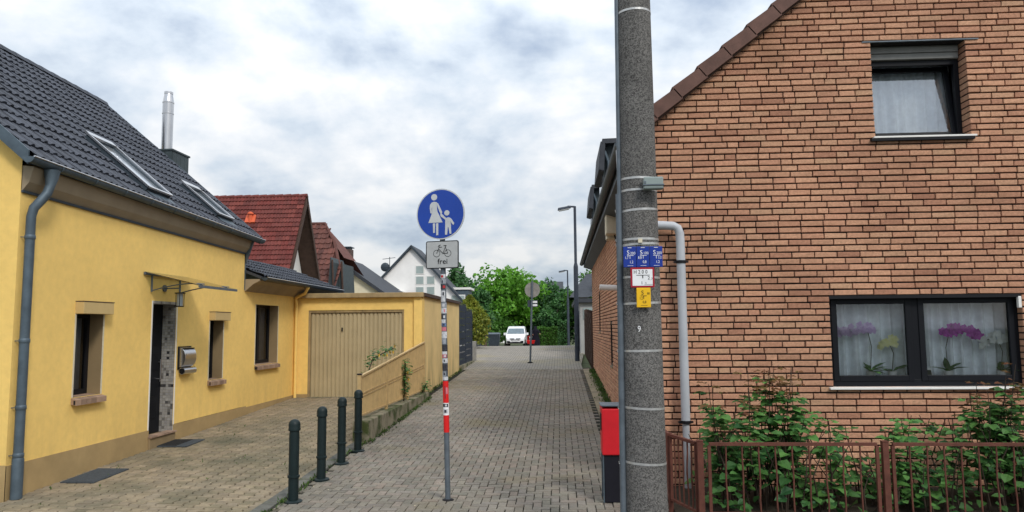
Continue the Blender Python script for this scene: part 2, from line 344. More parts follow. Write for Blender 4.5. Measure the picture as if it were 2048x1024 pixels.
# ------------------------------------------------------------------ ground, road, path, driveway
def sheet(name, xs, ys, dz, mat, wx=None):
    m = MB(); nx, ny = len(xs), len(ys)
    m.v = [(x, y, gz(y)+dz) for y in ys for x in xs]
    m.f = [(j*nx+i, j*nx+i+1, (j+1)*nx+i+1, (j+1)*nx+i) for j in range(ny-1) for i in range(nx-1)]
    return structure(m.build(name, mat))
YS = [-300,-60,-20,0,5,8,8.4,8.7,9,9.3,9.6]+[10+i*2 for i in range(34)]+[90,120,200,400,900]
sheet('ground', [-900,-100,-30,-10,0,10,30,100,900], YS, -.06, mt['grass'])
sheet('road', [-60,60], [-12,0,6.2], -.03, mt['asphalt'])
def slab_between(name, x0, x1, ys, dz, mat): return sheet(name, [x0, x1], ys, dz, mat)
NY = [6.2,8.4,8.7,9,9.3,9.6]+[10+.5*i for i in range(37)]
path = slab_between('path', -3.46, 1.5, NY[:6]+[10], -.02, mt['bed'])
pth = MB(); ys2 = [10]+[11+i for i in range(17)]
for a, b in zip(ys2[:-1], ys2[1:]): pth.quad((-3.6,a,gz(a)-.02),(.82,a,gz(a)-.02),(.82,b,gz(b)-.02),(-3.6,b,gz(b)-.02))
pb = pth.build('joint_bed', mt['bed'], path)
fp = MB(); ys3 = [27,28,29,30,31,32,34,36,38,40,42,43,44,45,46,47,48,49,50,55,60,65,70,75]
def pl(y): return -3.6 if y <= 31 else -3.6-min(6,(y-31)*.32)
def prr(y): return .82 if y <= 29 else .82+min(3,(y-29)*.05)
for a, b in zip(ys3[:-1], ys3[1:]): fp.quad((pl(a),a,gz(a)),(prr(a),a,gz(a)),(prr(b),b,gz(b)),(pl(b),b,gz(b)))
structure(fp.build('far_path', mt['farpave']))
def paver_mesh(name, outline, h, ch, mat):
    # outline ccw around origin; top at z 0 with a chamfer
    m = MB(); n = len(outline)
    def ins(p, d):
        l = math.hypot(*p); return (p[0]*(1-d/l), p[1]*(1-d/l))
    top = [(*ins(p, ch*1.3), 0) for p in outline]; mid = [(*p, -ch) for p in outline]; bot = [(*p, -h) for p in outline]
    m.add(top+mid+bot, [tuple(range(n))]+[(n+i, n+(i+1)%n, (i+1)%n, i) for i in range(n)]+[(2*n+i, 2*n+(i+1)%n, n+(i+1)%n, n+i) for i in range(n)])
    return m
def lay(stones, proto, parent, mat, order, pname, keep=300):
    """stones: (x, y, rot). The nearest in view become objects, the others one mesh."""
    vis = sorted([s for s in stones if order(s) is not None], key=order)[:keep]; pick = set(vis)
    me = proto.mesh(pname, (0,0,0), mat)
    rest = MB()
    for s in stones:
        x, y, r = s; z = gz(y)+RN.uniform(-.004,.002)+.006*math.sin(x*2.1+y*1.3)*math.sin(y*.9-x); sl = .033 if 9 < y < 36 else 0
        tx, ty = RN.uniform(-.012,.012)+math.atan(sl), RN.uniform(-.012,.012)
        if s in pick: piece(pname, me, parent, (x,y,z), (tx,ty,r))
        else:
            c, q = math.cos(r), math.sin(r)
            vs = [(x+a*c-b*q, y+a*q+b*c, z+d+(a*q+b*c)*tx-(a*c-b*q)*ty) for a,b,d in proto.v]
            rest.add(vs, proto.f)
    o = rest.build(pname+'s', mat, parent, stuff=True)
    return o
A = .106; g2 = .0050
brickp = paver_mesh('paving_stone', [(-A+g2,-A/2+g2),(A-g2,-A/2+g2),(A-g2,A/2-g2),(-A+g2,A/2-g2)], .05, .005, None)
st = []
for i in range(0, 48):
    for j in range(0, 198):
        kk = (i-j) % 4
        if kk == 0: x, y, r = -3.42+(i+1)*A, 6.25+(j+.5)*A, 0
        elif kk == 3: x, y, r = -3.42+(i+.5)*A, 6.25+(j+1)*A, math.pi/2
        else: continue
        if y > 9.85 and x > .74: continue
        if y > 27: continue
        if 12.95 < y < 19.4 and x < -3.33: continue
        if math.hypot(x-.82, y-7.5) < .27: continue
        st.append((x+RN.uniform(-.002,.002), y+RN.uniform(-.002,.002), r+RN.uniform(-.012,.012)))
lay(st, brickp, path, mt['paver'], lambda s: s[1] if s[1] > 8.62 and -3.4 < s[0] < .6 else None, 'paving_stone')
drive = slab_between('driveway', -7.0, -3.62, NY[:26], -.02, mt['bed'])
tw, tn, th = .10, .07, .0825
q = .0072
dt = [(-tw+q,-th+q),(tw-q,-th+q),(tw-q,-.055),(tn-q,-.028),(tn-q,.028),(tw-q,.055),(tw-q,th-q),(-tw+q,th-q),(-tw+q,.055),(-tn+q,.028),(-tn+q,-.028),(-tw+q,-.055)]
tp = paver_mesh('paving_stone', dt, .05, .006, None)
st = []
for i in range(20):
    for j in range(82):
        x = -6.9+i*.17; y = 6.3+j*.165+(i%2)*.0825
        if y > 19.25: continue
        st.append((x+RN.uniform(-.003,.003), y+RN.uniform(-.003,.003), RN.uniform(-.015,.015)))
lay(st, tp, drive, mt['paver_d'], lambda s: s[1] if s[1] > 8.75 and s[1] > 8.75+max(0,(-s[0]-5.9)*.6) else None, 'driveway_stone')
# kerb between driveway and path
kerb = structure(slab_between('kerb', -3.62, -3.45, NY[:20], -.04, mt['bed']))
y = 6.25
while y < 12.9:
    m = MB(); y1 = min(y+.8, 13.0); z0, z1 = gz(y)+.025, gz(y1)+.025
    m.hexa([(-3.615,y+.005,z0-.15),(-3.455,y+.005,z0-.15),(-3.455,y1-.005,z1-.15),(-3.615,y1-.005,z1-.15),(-3.615,y+.005,z0),(-3.455,y+.005,z0-.012),(-3.455,y1-.005,z1-.012),(-3.615,y1-.005,z1)])
    m.build('kerb_stone', mt['kerb'], kerb, bevel=.008); y += .8
# edging slabs and weed strip along the brick wall
edge = structure(slab_between('edging', .82, 1.25, NY[5:], -.03, mt['soil']))
y = 9.95
while y < 27:
    m = MB(); z0, z1 = gz(y), gz(y+.4); x1 = 1.08+RN.uniform(-.01,.01)
    m.hexa([(.826,y+.006,z0-.06),(x1,y+.006,z0-.06),(x1,y+.394,z1-.06),(.826,y+.394,z1-.06),(.826,y+.006,z0+.004),(x1,y+.006,z0+.012),(x1,y+.394,z1+.012),(.826,y+.394,z1+.004)])
    m.build('edging_slab', mt['slab'], edge); y += .4
# ------------------------------------------------------------------ generic builders
def wall_grid(m, a0, a1, bot, top, holes, fn, breaks=()):
    xs = sorted(set([a0,a1]+[v for h in holes for v in h[:2]]+list(breaks))); xs = [x for x in xs if a0 <= x <= a1]
    for p, q_ in zip(xs[:-1], xs[1:]):
        mid = (p+q_)/2; segs = sorted([(h[2],h[3]) for h in holes if h[0] < mid < h[1]])
        z = None
        for s0, s1 in segs:
            lo = (bot(p),bot(q_)) if z is None else (z,z)
            m.quad(fn(p,lo[0]),fn(q_,lo[1]),fn(q_,s0),fn(p,s0)); z = s1
        lo = (bot(p),bot(q_)) if z is None else (z,z)
        m.quad(fn(p,lo[0]),fn(q_,lo[1]),fn(q_,top(q_)),fn(p,top(p)))
PROF2 = [(0,.030),(.035,.026),(.06,.002),(.11,0),(.135,.024),(.165,.030),(.195,.026),(.22,.002),(.27,0),(.298,.028)]
PROF1 = [(0,.018),(.05,.0),(.11,-.006),(.17,.004),(.215,.045),(.26,.050),(.298,.020)]
def tile_mesh(prof, w, l, ac, up, nr, lift=.04):
    ac, up, nr = Vector(ac), Vector(up), Vector(nr); s = w/.30; m = MB(); n = len(prof)
    def P(x, y, z): return ac*(x*s)+up*y+nr*z
    vs = [P(x,0,z+lift) for x,z in prof]+[P(x,l+.03,z+.004) for x,z in prof]+[P(x,0,z+lift-.028) for x,z in prof]
    m.add(vs, [(i,i+1,n+i+1,n+i) for i in range(n-1)]+[(2*n+i,2*n+i+1,i+1,i) for i in range(n-1)]); return m
def tile_roof(parent, E, ac, up, nc, nr_, w, l, mat, prof, name='roof_tile', keep=300, inside=None, order=None, lift=.04):
    ac, up = Vector(ac).normalized(), Vector(up).normalized(); nr = ac.cross(up)
    if nr.z < 0: nr = -nr
    tm = tile_mesh(prof, w, l, ac, up, nr, lift); me = tm.mesh(name, (0,0,0), mat); rest = MB()
    cells = []
    for j in range(nr_):
        for i in range(nc):
            p = Vector(E)+ac*(i*w)+up*(j*l)
            c = p+ac*w/2+up*l/2
            if inside and not inside(c, i, j): continue
            cells.append((order(p) if order else p.length, i, j, p))
    cells.sort(key=lambda c: c[0])
    for k_, (d, i, j, p) in enumerate(cells):
        p = p+nr*RN.uniform(-.003,.004)
        if k_ < keep: piece(name, me, parent, p)
        else: rest.add([Vector(v)+p for v in tm.v], tm.f)
    if rest.v: rest.build(name+'s', mat, parent, stuff=True)
# ------------------------------------------------------------------ yellow house
XW = -7.0
yh = thing('yellow_house', 'yellow rendered house with dark tiled roof and brown plinth', 'house', (-7.0,9.12,0))
dzt = lambda y: -.020*(y-12.7)
w1, dr, w2, w3 = (10.36,11.0,1.165,2.37), (12.38,13.17,.30,2.585), (14.5,15.1,1.12,2.31), (16.75,18.1,1.30,2.70)
m = MB()
wall_grid(m, 9.12, 16.07, lambda y: .43, lambda y: 3.90+dzt(y), [w1,w2,(dr[0],dr[1],.43,dr[3])], lambda a,z: (XW,a,z))
fw = m.build('wall', mt['stucco'], yh)
m = MB(); wall_grid(m, 9.12, 12.38, lambda y: gz(y)-.1, lambda y: .43, [], lambda a,z: (XW+.012,a,z)); wall_grid(m, 13.17, 16.3, lambda y: gz(y)-.1, lambda y: .425, [], lambda a,z: (XW+.012,a,z))
m.quad((XW,9.12,.43),(XW+.012,9.12,.43),(XW+.012,12.38,.43),(XW,12.38,.43)); m.quad((XW,13.17,.425),(XW+.012,13.17,.425),(XW+.012,16.3,.425),(XW,16.3,.425))
m.quad((-14.3,9.108,-.1),(XW+.012,9.108,-.1),(XW+.012,9.108,.44),(-14.3,9.108,.44))
m.quad((XW+.012,16.3,-.1),(XW,16.3,-.1),(XW,16.3,.425),(XW+.012,16.3,.425))
m.build('plinth', mt['plinth'], yh)
RX, RZ, SL = -10.65, 7.42, .845           # ridge
def rz(x, y): return RZ+.012-.845*abs(x-RX)-.028*(y-16.4)-.10
m = MB()
for yy in (9.12, 16.07):
    m.add([(XW,yy,.0 if yy<10 else 2.0),(-14.3,yy,0),(-14.3,yy,rz(-14.3,yy)),(RX,yy,rz(RX,yy)),(XW,yy,rz(XW,yy)-.02)], [(0,1,2,3,4)])
m.quad((-14.3,9.12,0),(-14.3,16.07,0),(-14.3,16.07,3.9),(-14.3,9.12,3.9))
m.build('gable_wall', mt['stucco'], yh)
# cornice soffit
m = MB(); a, b = 9.0, 16.25
for (x0,z0,x1,z1) in [(-7.0,3.87,-6.985,3.905),]:
    pass
def strip(m, y0, y1, prof, tilt):
    n = len(prof); vs = [(x,y0,z+tilt(y0)) for x,z in prof]+[(x,y1,z+tilt(y1)) for x,z in prof]
    m.add(vs, [tuple(range(n)), tuple(reversed(range(n,2*n)))]+[(i,n+i,n+(i+1)%n,(i+1)%n) for i in range(n)])
strip(m, 9.13, 16.1, [(-7.0,3.89),(-6.985,3.89),(-6.90,4.0),(-6.84,4.20),(-7.0,4.22)], dzt); m.build('soffit', mt['soffit'], yh)
m = MB(); strip(m, 9.125, 16.12, [(-7.0,3.862),(-6.97,3.862),(-6.965,3.893),(-7.0,3.893)], dzt); m.build('cornice_strip', mt['zinc_d'], yh)
# roof
ca, sa = 1/math.hypot(1,SL), SL/math.hypot(1,SL)
slen = (10.65-6.80)/ca
E0 = Vector((-6.80, 8.98, RZ-SL*3.85+.028*7.42))
roof = MB(); t_ = lambda y: -.028*(y-16.4)
roof.hexa([(-6.80,8.98,E0.z-.10),(-6.80,16.4,E0.z-.10-.028*7.42),(RX,16.4,RZ-.10),(RX,8.98,RZ-.10+.028*7.42),(-6.80,8.98,E0.z),(-6.80,16.4,E0.z-.028*7.42),(RX,16.4,RZ),(RX,8.98,RZ+.028*7.42)])
roof.hexa([(RX,8.98,RZ-.1+.208),(RX,16.4,RZ-.1),(-14.5,16.4,4.17-.1),(-14.5,8.98,4.38-.1),(RX,8.98,RZ+.208),(RX,16.4,RZ),(-14.5,16.4,4.17),(-14.5,8.98,4.38)])
ro = roof.build('roof', mt['darkroof'], yh)
ac = Vector((0,1,-.028)).normalized(); up = Vector((-ca,0,sa))
s1b, s2b = (-8.10,-6.98,11.93,12.68), (-7.80,-7.02,14.60,15.32)
def not_sky(c, i, j):
    for x0,x1,y0,y1 in (s1b,s2b):
        if x0+.08 < c.x < x1-.08 and y0+.08 < c.y < y1-.08: return False
    return True
tile_roof(ro, E0+Vector((.03,0,-.02)), ac, up, 25, 15, 7.42/25, slen/15, mt['tile_dark'], PROF2, inside=not_sky, order=lambda p: p.y+abs(p.x)*.3)
m = MB()
for i in range(20):
    m = MB(); y = 9.0+i*.37; m.prism([(-.12,-.05),(-.07,.04),(0,.075),(.07,.04),(.12,-.05)], lambda a_,b_,t: (RX+a_, t, RZ+.03+b_-.028*(t-16.4)+(.012 if t-y<.1 else 0)), y, y+.385); m.build('ridge_tile', mt['tile_dark'], ro)
m = MB()
for yy in (8.955, 16.405):
    m = MB(); m.add([(-6.80,yy,rz(-6.8,yy)-.02),(RX,yy,rz(RX,yy)-.02),(RX,yy,rz(RX,yy)+.17),(-6.80,yy,rz(-6.8,yy)+.17),(-6.80,yy+.025,rz(-6.8,yy)-.02),(RX,yy+.025,rz(RX,yy)-.02),(RX,yy+.025,rz(RX,yy)+.17),(-6.80,yy+.025,rz(-6.8,yy)+.17)], [(0,1,2,3),(7,6,5,4),(0,3,7,4),(1,5,6,2),(3,2,6,7),(0,4,5,1)])
    m.build('verge_board', mt['zinc'], ro)
# near verge underside
m = MB(); m.quad((-6.82,8.985,rz(-6.82,9)-.015),(RX,8.985,rz(RX,9)-.015),(RX,9.12,rz(RX,9)-.015),(-6.82,9.12,rz(-6.82,9)-.015)); m.quad((-6.82,16.39,rz(-6.82,16.3)-.015),(RX,16.39,rz(RX,16.3)-.015),(RX,16.07,rz(RX,16.3)-.015),(-6.82,16.07,rz(-6.82,16.3)-.015)); m.build('verge_soffit', mt['zinc'], ro)
def skylight(x0,x1,y0,y1):
    nn = Vector((sa,0,ca)); r_ = lambda x,y: Vector((x,y,RZ-SL*(x-RX)-.028*(y-16.4)))
    s = MB(); c = [r_(x1,y0),r_(x1,y1),r_(x0,y1),r_(x0,y0)]
    sk = None
    def ring(o, i_, h0, h1):
        mm = MB(); ctr = sum(c, Vector())/4
        def sc(p, d): v = ctr-p; return p+Vector((math.copysign(min(abs(v.x),d*ca),v.x), math.copysign(min(abs(v.y),d),v.y), math.copysign(min(abs(v.z),d*sa),v.z)))
        O = [sc(p,o) for p in c]; I = [sc(p,i_) for p in c]
        vs = [p+nn*h1 for p in O]+[p+nn*h1 for p in I]+[p+nn*h0 for p in O]+[p+nn*h0 for p in I]
        mm.add(vs, [(k,(k+1)%4,4+(k+1)%4,4+k) for k in range(4)]+[(8+k,8+(k+1)%4,(k+1)%4,k) for k in range(4)]+[(12+(k+1)%4,12+k,4+k,4+(k+1)%4) for k in range(4)]); return mm
    fr = ring(0,.07,.0,.115).build('skylight', mt['zinc_d'], ro)
    g = MB(); g.quad(*[p+nn*.085 for p in c]); g.build('pane', SKYR, fr)
    g = MB(); hh = .13
    for a_, b_ in ((c[0],c[3]),(c[1],c[2])): g.beam(a_+nn*hh, b_+nn*hh, .045, .03, nn)
    g.beam(c[2]+nn*hh, c[3]+nn*hh, .14, .04, nn); g.beam(c[0]+nn*hh, c[1]+nn*hh, .05, .03, nn); g.build('cover_strip', mt['steel'], fr)
    g = MB(); e_ = Vector((ca,0,-sa)); g.quad(c[0]+nn*.06, c[0]+e_*.18+nn*.055, c[1]+e_*.18+nn*.055, c[1]+nn*.06); g.build('flashing', mt['zinc'], fr)
SKYG = M('skylight_glass', (.05,.06,.08), .06, 0, spec=.9)
SKYR = M('reflective_roof_glass', (.62,.66,.70), .08, .05, 3, metal=.75)
skylight(*s1b); skylight(*s2b)
# gutter and downpipe
m = MB(); gx, r_ = -6.775, .078; n = 10
for (rr, fl) in ((r_,0),(r_-.006,1)):
    vs = []
    for y in (8.93, 16.47):
        z = E0.z-.015-.028*(y-8.98)
        vs += [(gx-rr*math.cos(math.pi*k/n), y, z-rr*math.sin(math.pi*k/n)) for k in range(n+1)]
    m.add(vs, [(k,k+1,n+2+k,n+1+k) if fl else (k+1,k,n+1+k,n+2+k) for k in range(n)])
for y in (8.93,16.47):
    z = E0.z-.015-.028*(y-8.98); m.add([(gx-r_*math.cos(math.pi*k/n), y, z-r_*math.sin(math.pi*k/n)) for k in range(n+1)], [tuple(range(n+1))])
gu = m.build('gutter', mt['zinc'], yh, smooth=True)
m = MB(); m.tube([(gx+r_, 8.93, E0.z-.012), (gx+r_, 16.47, E0.z-.012-.028*7.54)], .011, 6); m.build('gutter_bead', mt['steel'], gu)
m = MB()
for i in range(10):
    m = MB(); y = 9.5+i*.75; z = E0.z-.015-.028*(y-8.98); m.tube([(gx-(r_+.004)*math.cos(math.pi*k/8), y, z-(r_+.004)*math.sin(math.pi*k/8)) for k in range(9)], .009, 4); m.build('gutter_bracket', mt['zinc'], gu)
dp = MB(); dp.tube([(gx,9.38,4.27),(gx,9.38,4.17),(gx,9.36,4.06),(-6.79,9.33,3.95),(-6.83,9.27,3.84),(-6.89,9.23,3.74),(-6.91,9.215,3.62),(-6.91,9.215,0.0)], [.10,.085,.060,.060,.060,.060,.058,.058], 14)
d_ = dp.build('downpipe', mt['zinc'], yh, smooth=True)
m = MB()
for z in (3.35, 2.0, 1.15, .55):
    m = MB(); m.lathe(-6.91, 9.215, [(.06,z-.03),(.066,z-.02),(.066,z+.02),(.06,z+.03)], 14); m.tube([(-6.91,9.215,z),(-7.0,9.16,z)], .006, 5); m.build('pipe_clamp', mt['zinc'], d_, smooth=True)
m = MB(); m.lathe(-6.91, 9.215, [(.06,0.0),(.07,.01),(.07,.5),(.064,.52)], 14); m.build('standpipe', mt['zinc'], d_, smooth=True)
# windows of the yellow wall
def left_window(h, boxh=None, sill=True, sash=1, sillover=.04):
    y0,y1,z0,z1 = h; dpt = .22
    wdw = MB(); t = .055
    X = XW-dpt
    def fr(a,b,c,d): wdw.box(X-.05, X+.01, a,b,c,d)
    fr(y0,y0+t,z0,z1); fr(y1-t,y1,z0,z1); fr(y0+t,y1-t,z0,z0+t+.03); fr(y0+t,y1-t,z1-t,z1)
    for i in range(1,sash): fr(y0+(y1-y0)*i/sash-.05,y0+(y1-y0)*i/sash+.05,z0+t+.03,z1-t)
    w = wdw.build('window', mt['dark_frame'], yh)
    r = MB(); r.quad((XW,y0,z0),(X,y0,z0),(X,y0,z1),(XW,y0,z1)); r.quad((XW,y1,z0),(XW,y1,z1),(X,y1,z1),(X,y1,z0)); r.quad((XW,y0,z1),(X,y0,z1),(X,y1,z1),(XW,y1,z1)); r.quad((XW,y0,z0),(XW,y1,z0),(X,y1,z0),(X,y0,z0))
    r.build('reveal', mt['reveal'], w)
    e_ = MB()
    for (a,b,c,d) in ((y0-.03,y0,z0,z1),(y1,y1+.03,z0,z1)): e_ = MB(); e_.box(XW+.0,XW+.006,a,b,c,d); e_.build('edge_bead', mt['cream'], w)
    p = MB(); p.quad((X-.02,y0+t,z0+t),(X-.02,y1-t,z0+t),(X-.02,y1-t,z1-t),(X-.02,y0+t,z1-t)); p.build('pane', mt['glass'], w)
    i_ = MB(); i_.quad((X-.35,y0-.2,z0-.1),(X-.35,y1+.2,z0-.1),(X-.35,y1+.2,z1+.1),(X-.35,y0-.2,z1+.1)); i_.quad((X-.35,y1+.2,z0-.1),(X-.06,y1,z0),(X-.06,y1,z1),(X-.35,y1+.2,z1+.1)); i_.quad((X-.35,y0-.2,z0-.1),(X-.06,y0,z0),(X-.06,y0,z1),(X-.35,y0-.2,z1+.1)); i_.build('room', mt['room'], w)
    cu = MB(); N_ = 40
    vs = []
    for k in range(N_+1):
        y = y0+.02+(y1-y0-.04)*k/N_; x = X-.13+.025*math.sin(k*1.5)+.01*math.sin(k*.7); vs += [(x,y,z0+.05),(x,y,z1-.02)]
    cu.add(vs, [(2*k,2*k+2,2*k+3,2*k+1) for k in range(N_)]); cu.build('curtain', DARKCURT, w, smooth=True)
    if sill:
        n_ = max(5, int((y1-y0+.1)/.12)); yy = y0-sillover; st_ = (y1-y0+2*sillover)/n_
        sl = MB(); sl.hexa([(X,y0,z0-.07),(XW+.07,y0-sillover,z0-.10),(XW+.07,y1+sillover,z0-.10),(X,y1,z0-.07),(X,y0,z0+.0),(XW+.07,y0-sillover,z0-.04),(XW+.07,y1+sillover,z0-.04),(X,y1,z0+.0)]); so = sl.build('sill', mt['mortar'], w)
        for i in range(n_):
            a, b = yy+i*st_+.004, yy+(i+1)*st_-.004
            s_ = MB(); ya, yb = max(a,y0+.002), min(b,y1-.002)
            s_.hexa([(XW+.002,a,z0-.095),(XW+.085,a,z0-.11),(XW+.085,b,z0-.11),(XW+.002,b,z0-.095),(XW+.002,a,z0-.010),(XW+.085,a,z0-.032),(XW+.085,b,z0-.032),(XW+.002,b,z0-.010)])
            if yb > ya: s_.hexa([(X+.02,ya,z0-.03),(XW+.001,ya,z0-.05),(XW+.001,yb,z0-.05),(X+.02,yb,z0-.03),(X+.02,ya,z0+.012),(XW+.001,ya,z0-.006),(XW+.001,yb,z0-.006),(X+.02,yb,z0+.012)])
            s_.build('sill_tile', mt['sill'], so)
    if boxh:
        b_ = MB(); b_.box(XW-.2, XW+.13, y0-.03, y1+.06, z1, z1+boxh); b_.build('shutter_box', mt['lintel'], w, bevel=.006)
        b_ = MB(); b_.box(XW-.02, XW+.135, y0-.035, y1+.065, z1+boxh+.001, z1+boxh+.012); b_.build('box_capping', mt['brownwood'], w)
    return w
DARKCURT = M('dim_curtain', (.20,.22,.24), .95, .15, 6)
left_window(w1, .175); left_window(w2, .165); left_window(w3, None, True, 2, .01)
# front door
X = XW-.25; y0,y1,z0,z1 = dr
m = MB(); m.box(X-.06,X,y0,y1,z0,z1); do = m.build('door', mt['door'], yh)
m = MB()
for z in (.55,.95,1.4,1.85,2.22): m = MB(); m.box(X,X+.012,y0+.1,y1-.12,z,z+.30); m.build('door_panel', mt['black'], do, bevel=.006)
m = MB(); m.tube([(X+.05,y1-.1,1.2),(X+.05,y1-.1,1.6)], .014, 8); m.tube([(X,y1-.1,1.25),(X+.05,y1-.1,1.25)], .01, 6); m.tube([(X,y1-.1,1.55),(X+.05,y1-.1,1.55)], .01, 6); m.build('handle', mt['steel'], do)
mos = M('mosaic_tile', (.3,.3,.3), .45, .1, 30, .1, 60, cols=[(.30,.29,.27),(.36,.34,.31),(.27,.26,.25),(.33,.31,.28),(.02,.02,.025)], rnd=.12)
m = MB(); n_x, n_z = 5, 46; tx, tz = .25/n_x, (z1-z0)/n_z
for i in range(n_x):
    for j in range(n_z):
        a, b, c, d = X+i*tx+.002, X+(i+1)*tx-.002, z0+j*tz+.002, z0+(j+1)*tz-.002
        m.hexa([(a,y1+.01,c),(b,y1+.01,c),(b,y1-.001,c),(a,y1-.001,c),(a,y1+.01,d),(b,y1+.01,d),(b,y1-.001,d),(a,y1-.001,d)])
for j in range(16):
    a, b = y0+j*.049+.002, y0+(j+1)*.049-.002
    for i in range(n_x): m.box(X+i*tx+.002, X+(i+1)*tx-.002, a, b, z1-.001, z1+.01)
    m.box(XW-.001,XW+.007,a,b,z1-.001,z1+.045)
m.build('mosaic', mos, do, stuff=True)
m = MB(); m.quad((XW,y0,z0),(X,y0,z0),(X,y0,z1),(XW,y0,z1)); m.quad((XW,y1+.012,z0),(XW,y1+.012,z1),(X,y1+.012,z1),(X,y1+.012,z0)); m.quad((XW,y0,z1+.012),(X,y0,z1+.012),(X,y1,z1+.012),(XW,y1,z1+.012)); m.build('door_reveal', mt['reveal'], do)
m = MB()
for (a,b) in ((y0-.03,y0),(y1+.01,y1+.04)): m = MB(); m.box(XW,XW+.007,a,b,z0,z1+.045); m.build('door_edge', mt['whitepaint'], do)
m = MB(); m.box(X-.02,XW+.05,y0-.02,y1+.02,.05,.295); m.box(X-.02,XW+.012,y0-.02,y1+.02,-.05,.05); st_ = m.build('doorstep', mt['reveal'], yh, bevel=.008)
m = MB()
for i in range(4): m = MB(); a = y0-.03+i*.2125; m.box(XW-.1,XW+.075,a+.003,a+.2095,.296,.325); m.build('step_tile', mt['sill'], st_)
# steel flue on a slate box behind the gable
cx_, cy_ = -9.33, 16.85
m = MB(); m.box(-9.62,-8.98,16.45,17.2,3.5,6.30); fb = m.build('chimney', mt['slate'], yh)
m = MB()
for i in range(4): m = MB(); m.box(-9.64+i*.17,-9.64+i*.17+.16,16.43,16.452,4.0,6.30); m.build('cladding_panel', mt['slate'], fb)
for i in range(4): m = MB(); m.box(-8.982,-8.96,16.45+i*.19,16.45+i*.19+.18,4.0,6.30); m.build('cladding_panel', mt['slate'], fb)
m = MB(); m.box(-9.66,-8.94,16.41,17.24,6.301,6.34); m.build('chimney_lid', mt['slate'], fb)
m = MB(); fz = 6.34
m.lathe(cx_,cy_,[(.125,fz),(.125,fz+.95),(.132,fz+.955),(.132,fz+.985),(.125,fz+.99),(.125,fz+1.22),(.132,fz+1.225),(.132,fz+1.25),(.125,fz+1.255),(.095,fz+1.44),(.10,fz+1.445),(.10,fz+1.5),(.08,fz+1.5),(.08,fz+1.3)],20)
m.build('flue', mt['steel'], fb, smooth=True)
# lower wing
m = MB(); wall_grid(m, 16.07, 22, lambda y: gz(y)+.14 if y < 16.3 else gz(y)-.02, lambda y: 3.03, [w3], lambda a,z: (XW,a,z), [16.3]); m.quad((XW,16.07,.3),(XW,16.07,3.9),(XW-2,16.07,3.9),(XW-2,16.07,.3)); m.build('wing_wall', mt['stucco'], yh)
m = MB(); m.box(XW,XW+.012,16.302,19.3,-.1,.40); m.build('wing_plinth', mt['plinth'], yh)
m = MB(); strip(m, 16.09, 22, [(-7.0,2.97),(-6.985,2.97),(-6.80,3.13),(-6.66,3.20),(-6.66,3.24),(-7.0,3.24)], lambda y: 0); m.build('wing_soffit', mt['soffit'], yh)
m = MB(); m.box(-7.05,-6.985,16.075,16.12,3.0,3.95); m.hexa([(-7.0,16.075,3.6),(-6.98,16.075,3.6),(-6.98,16.12,3.6),(-7.0,16.12,3.6),(-7.0,16.075,4.1),(-6.80,16.075,4.1),(-6.80,16.12,4.1),(-7.0,16.12,4.1)]); m.build('gable_trim', mt['zinc'], yh)
m = MB(); m.hexa([(-6.62,16.1,3.24),(-6.62,22,3.24),(-8.3,22,3.90),(-8.3,16.1,3.90),(-6.62,16.1,3.30),(-6.62,22,3.30),(-8.3,22,3.96),(-8.3,16.1,3.96)]); m.hexa([(-8.3,16.1,3.90),(-8.3,22,3.90),(-10,22,3.24),(-10,16.1,3.24),(-8.3,16.1,3.96),(-8.3,22,3.96),(-10,22,3.30),(-10,16.1,3.30)])
wr = m.build('wing_roof', mt['darkroof'], yh)
cw_, sw_ = 1.68/math.hypot(1.68,.66), .66/math.hypot(1.68,.66)
tile_roof(wr, (-6.60,16.12,3.29), (0,1,0), (-cw_,0,sw_), 19, 5, .305, .36, mt['tile_dark'], PROF2)
m = MB(); vs = []; gx2 = -6.55
for y in (16.12, 22.0): vs += [(gx2-.07*math.cos(math.pi*k/8), y, 3.275-.07*math.sin(math.pi*k/8)) for k in range(9)]
m.add(vs, [(k+1,k,9+k,10+k) for k in range(8)]+[tuple(range(9)),tuple(range(9,18))]); wg = m.build('wing_gutter', mt['zinc_d'], yh, smooth=True)
m = MB(); m.tube([(gx2+.07,16.12,3.278),(gx2+.07,22,3.278)], .010, 6); m.build('gutter_bead', mt['steel'], wg)
m = MB(); m.tube([(gx2,19.0,3.21),(gx2-.1,19.05,3.05),(-6.93,19.17,2.95),(-6.93,19.2,2.8),(-6.93,19.2,gz(19.2))], .04, 10); m.build('downpipe', mt['stucco'], yh, smooth=True)
# canopy, lantern, mailbox, mats
cn = thing('door_canopy', 'slanted glass canopy on curved steel brackets above the front door', 'canopy', (-7.0,12.75,3.1))
m = MB(); m.hexa([(-6.99,12.07,3.10),(-6.02,12.07,2.86),(-6.02,13.48,2.86),(-6.99,13.48,3.10),(-6.99,12.07,3.115),(-6.02,12.07,2.875),(-6.02,13.48,2.875),(-6.99,13.48,3.115)]); m.build('glass_panel', mt['glass2'], cn)
for a_, b_ in ((-6.98,3.085),(-6.02,2.85)): m = MB(); m.beam((a_,12.05,b_),(a_,13.5,b_),.028,.042); m.build('edge_rail', mt['galv'], cn)
for y in (12.3, 13.25):
    m = MB(); m.tube([(-6.985,y,3.06),(-6.985,y,2.78)], .016, 8); pts = [(-6.985+.93*t, y, 2.80+.13*math.sin(t*math.pi*.62)-.02*t) for t in [i/8 for i in range(9)]]; m.tube(pts, .011, 6); m.build('bracket', mt['galv'], cn)
ln = thing('wall_lantern', 'small cylindrical glass lantern hanging on a wall arm under the canopy', 'lantern', (-7.0,12.72,2.8))
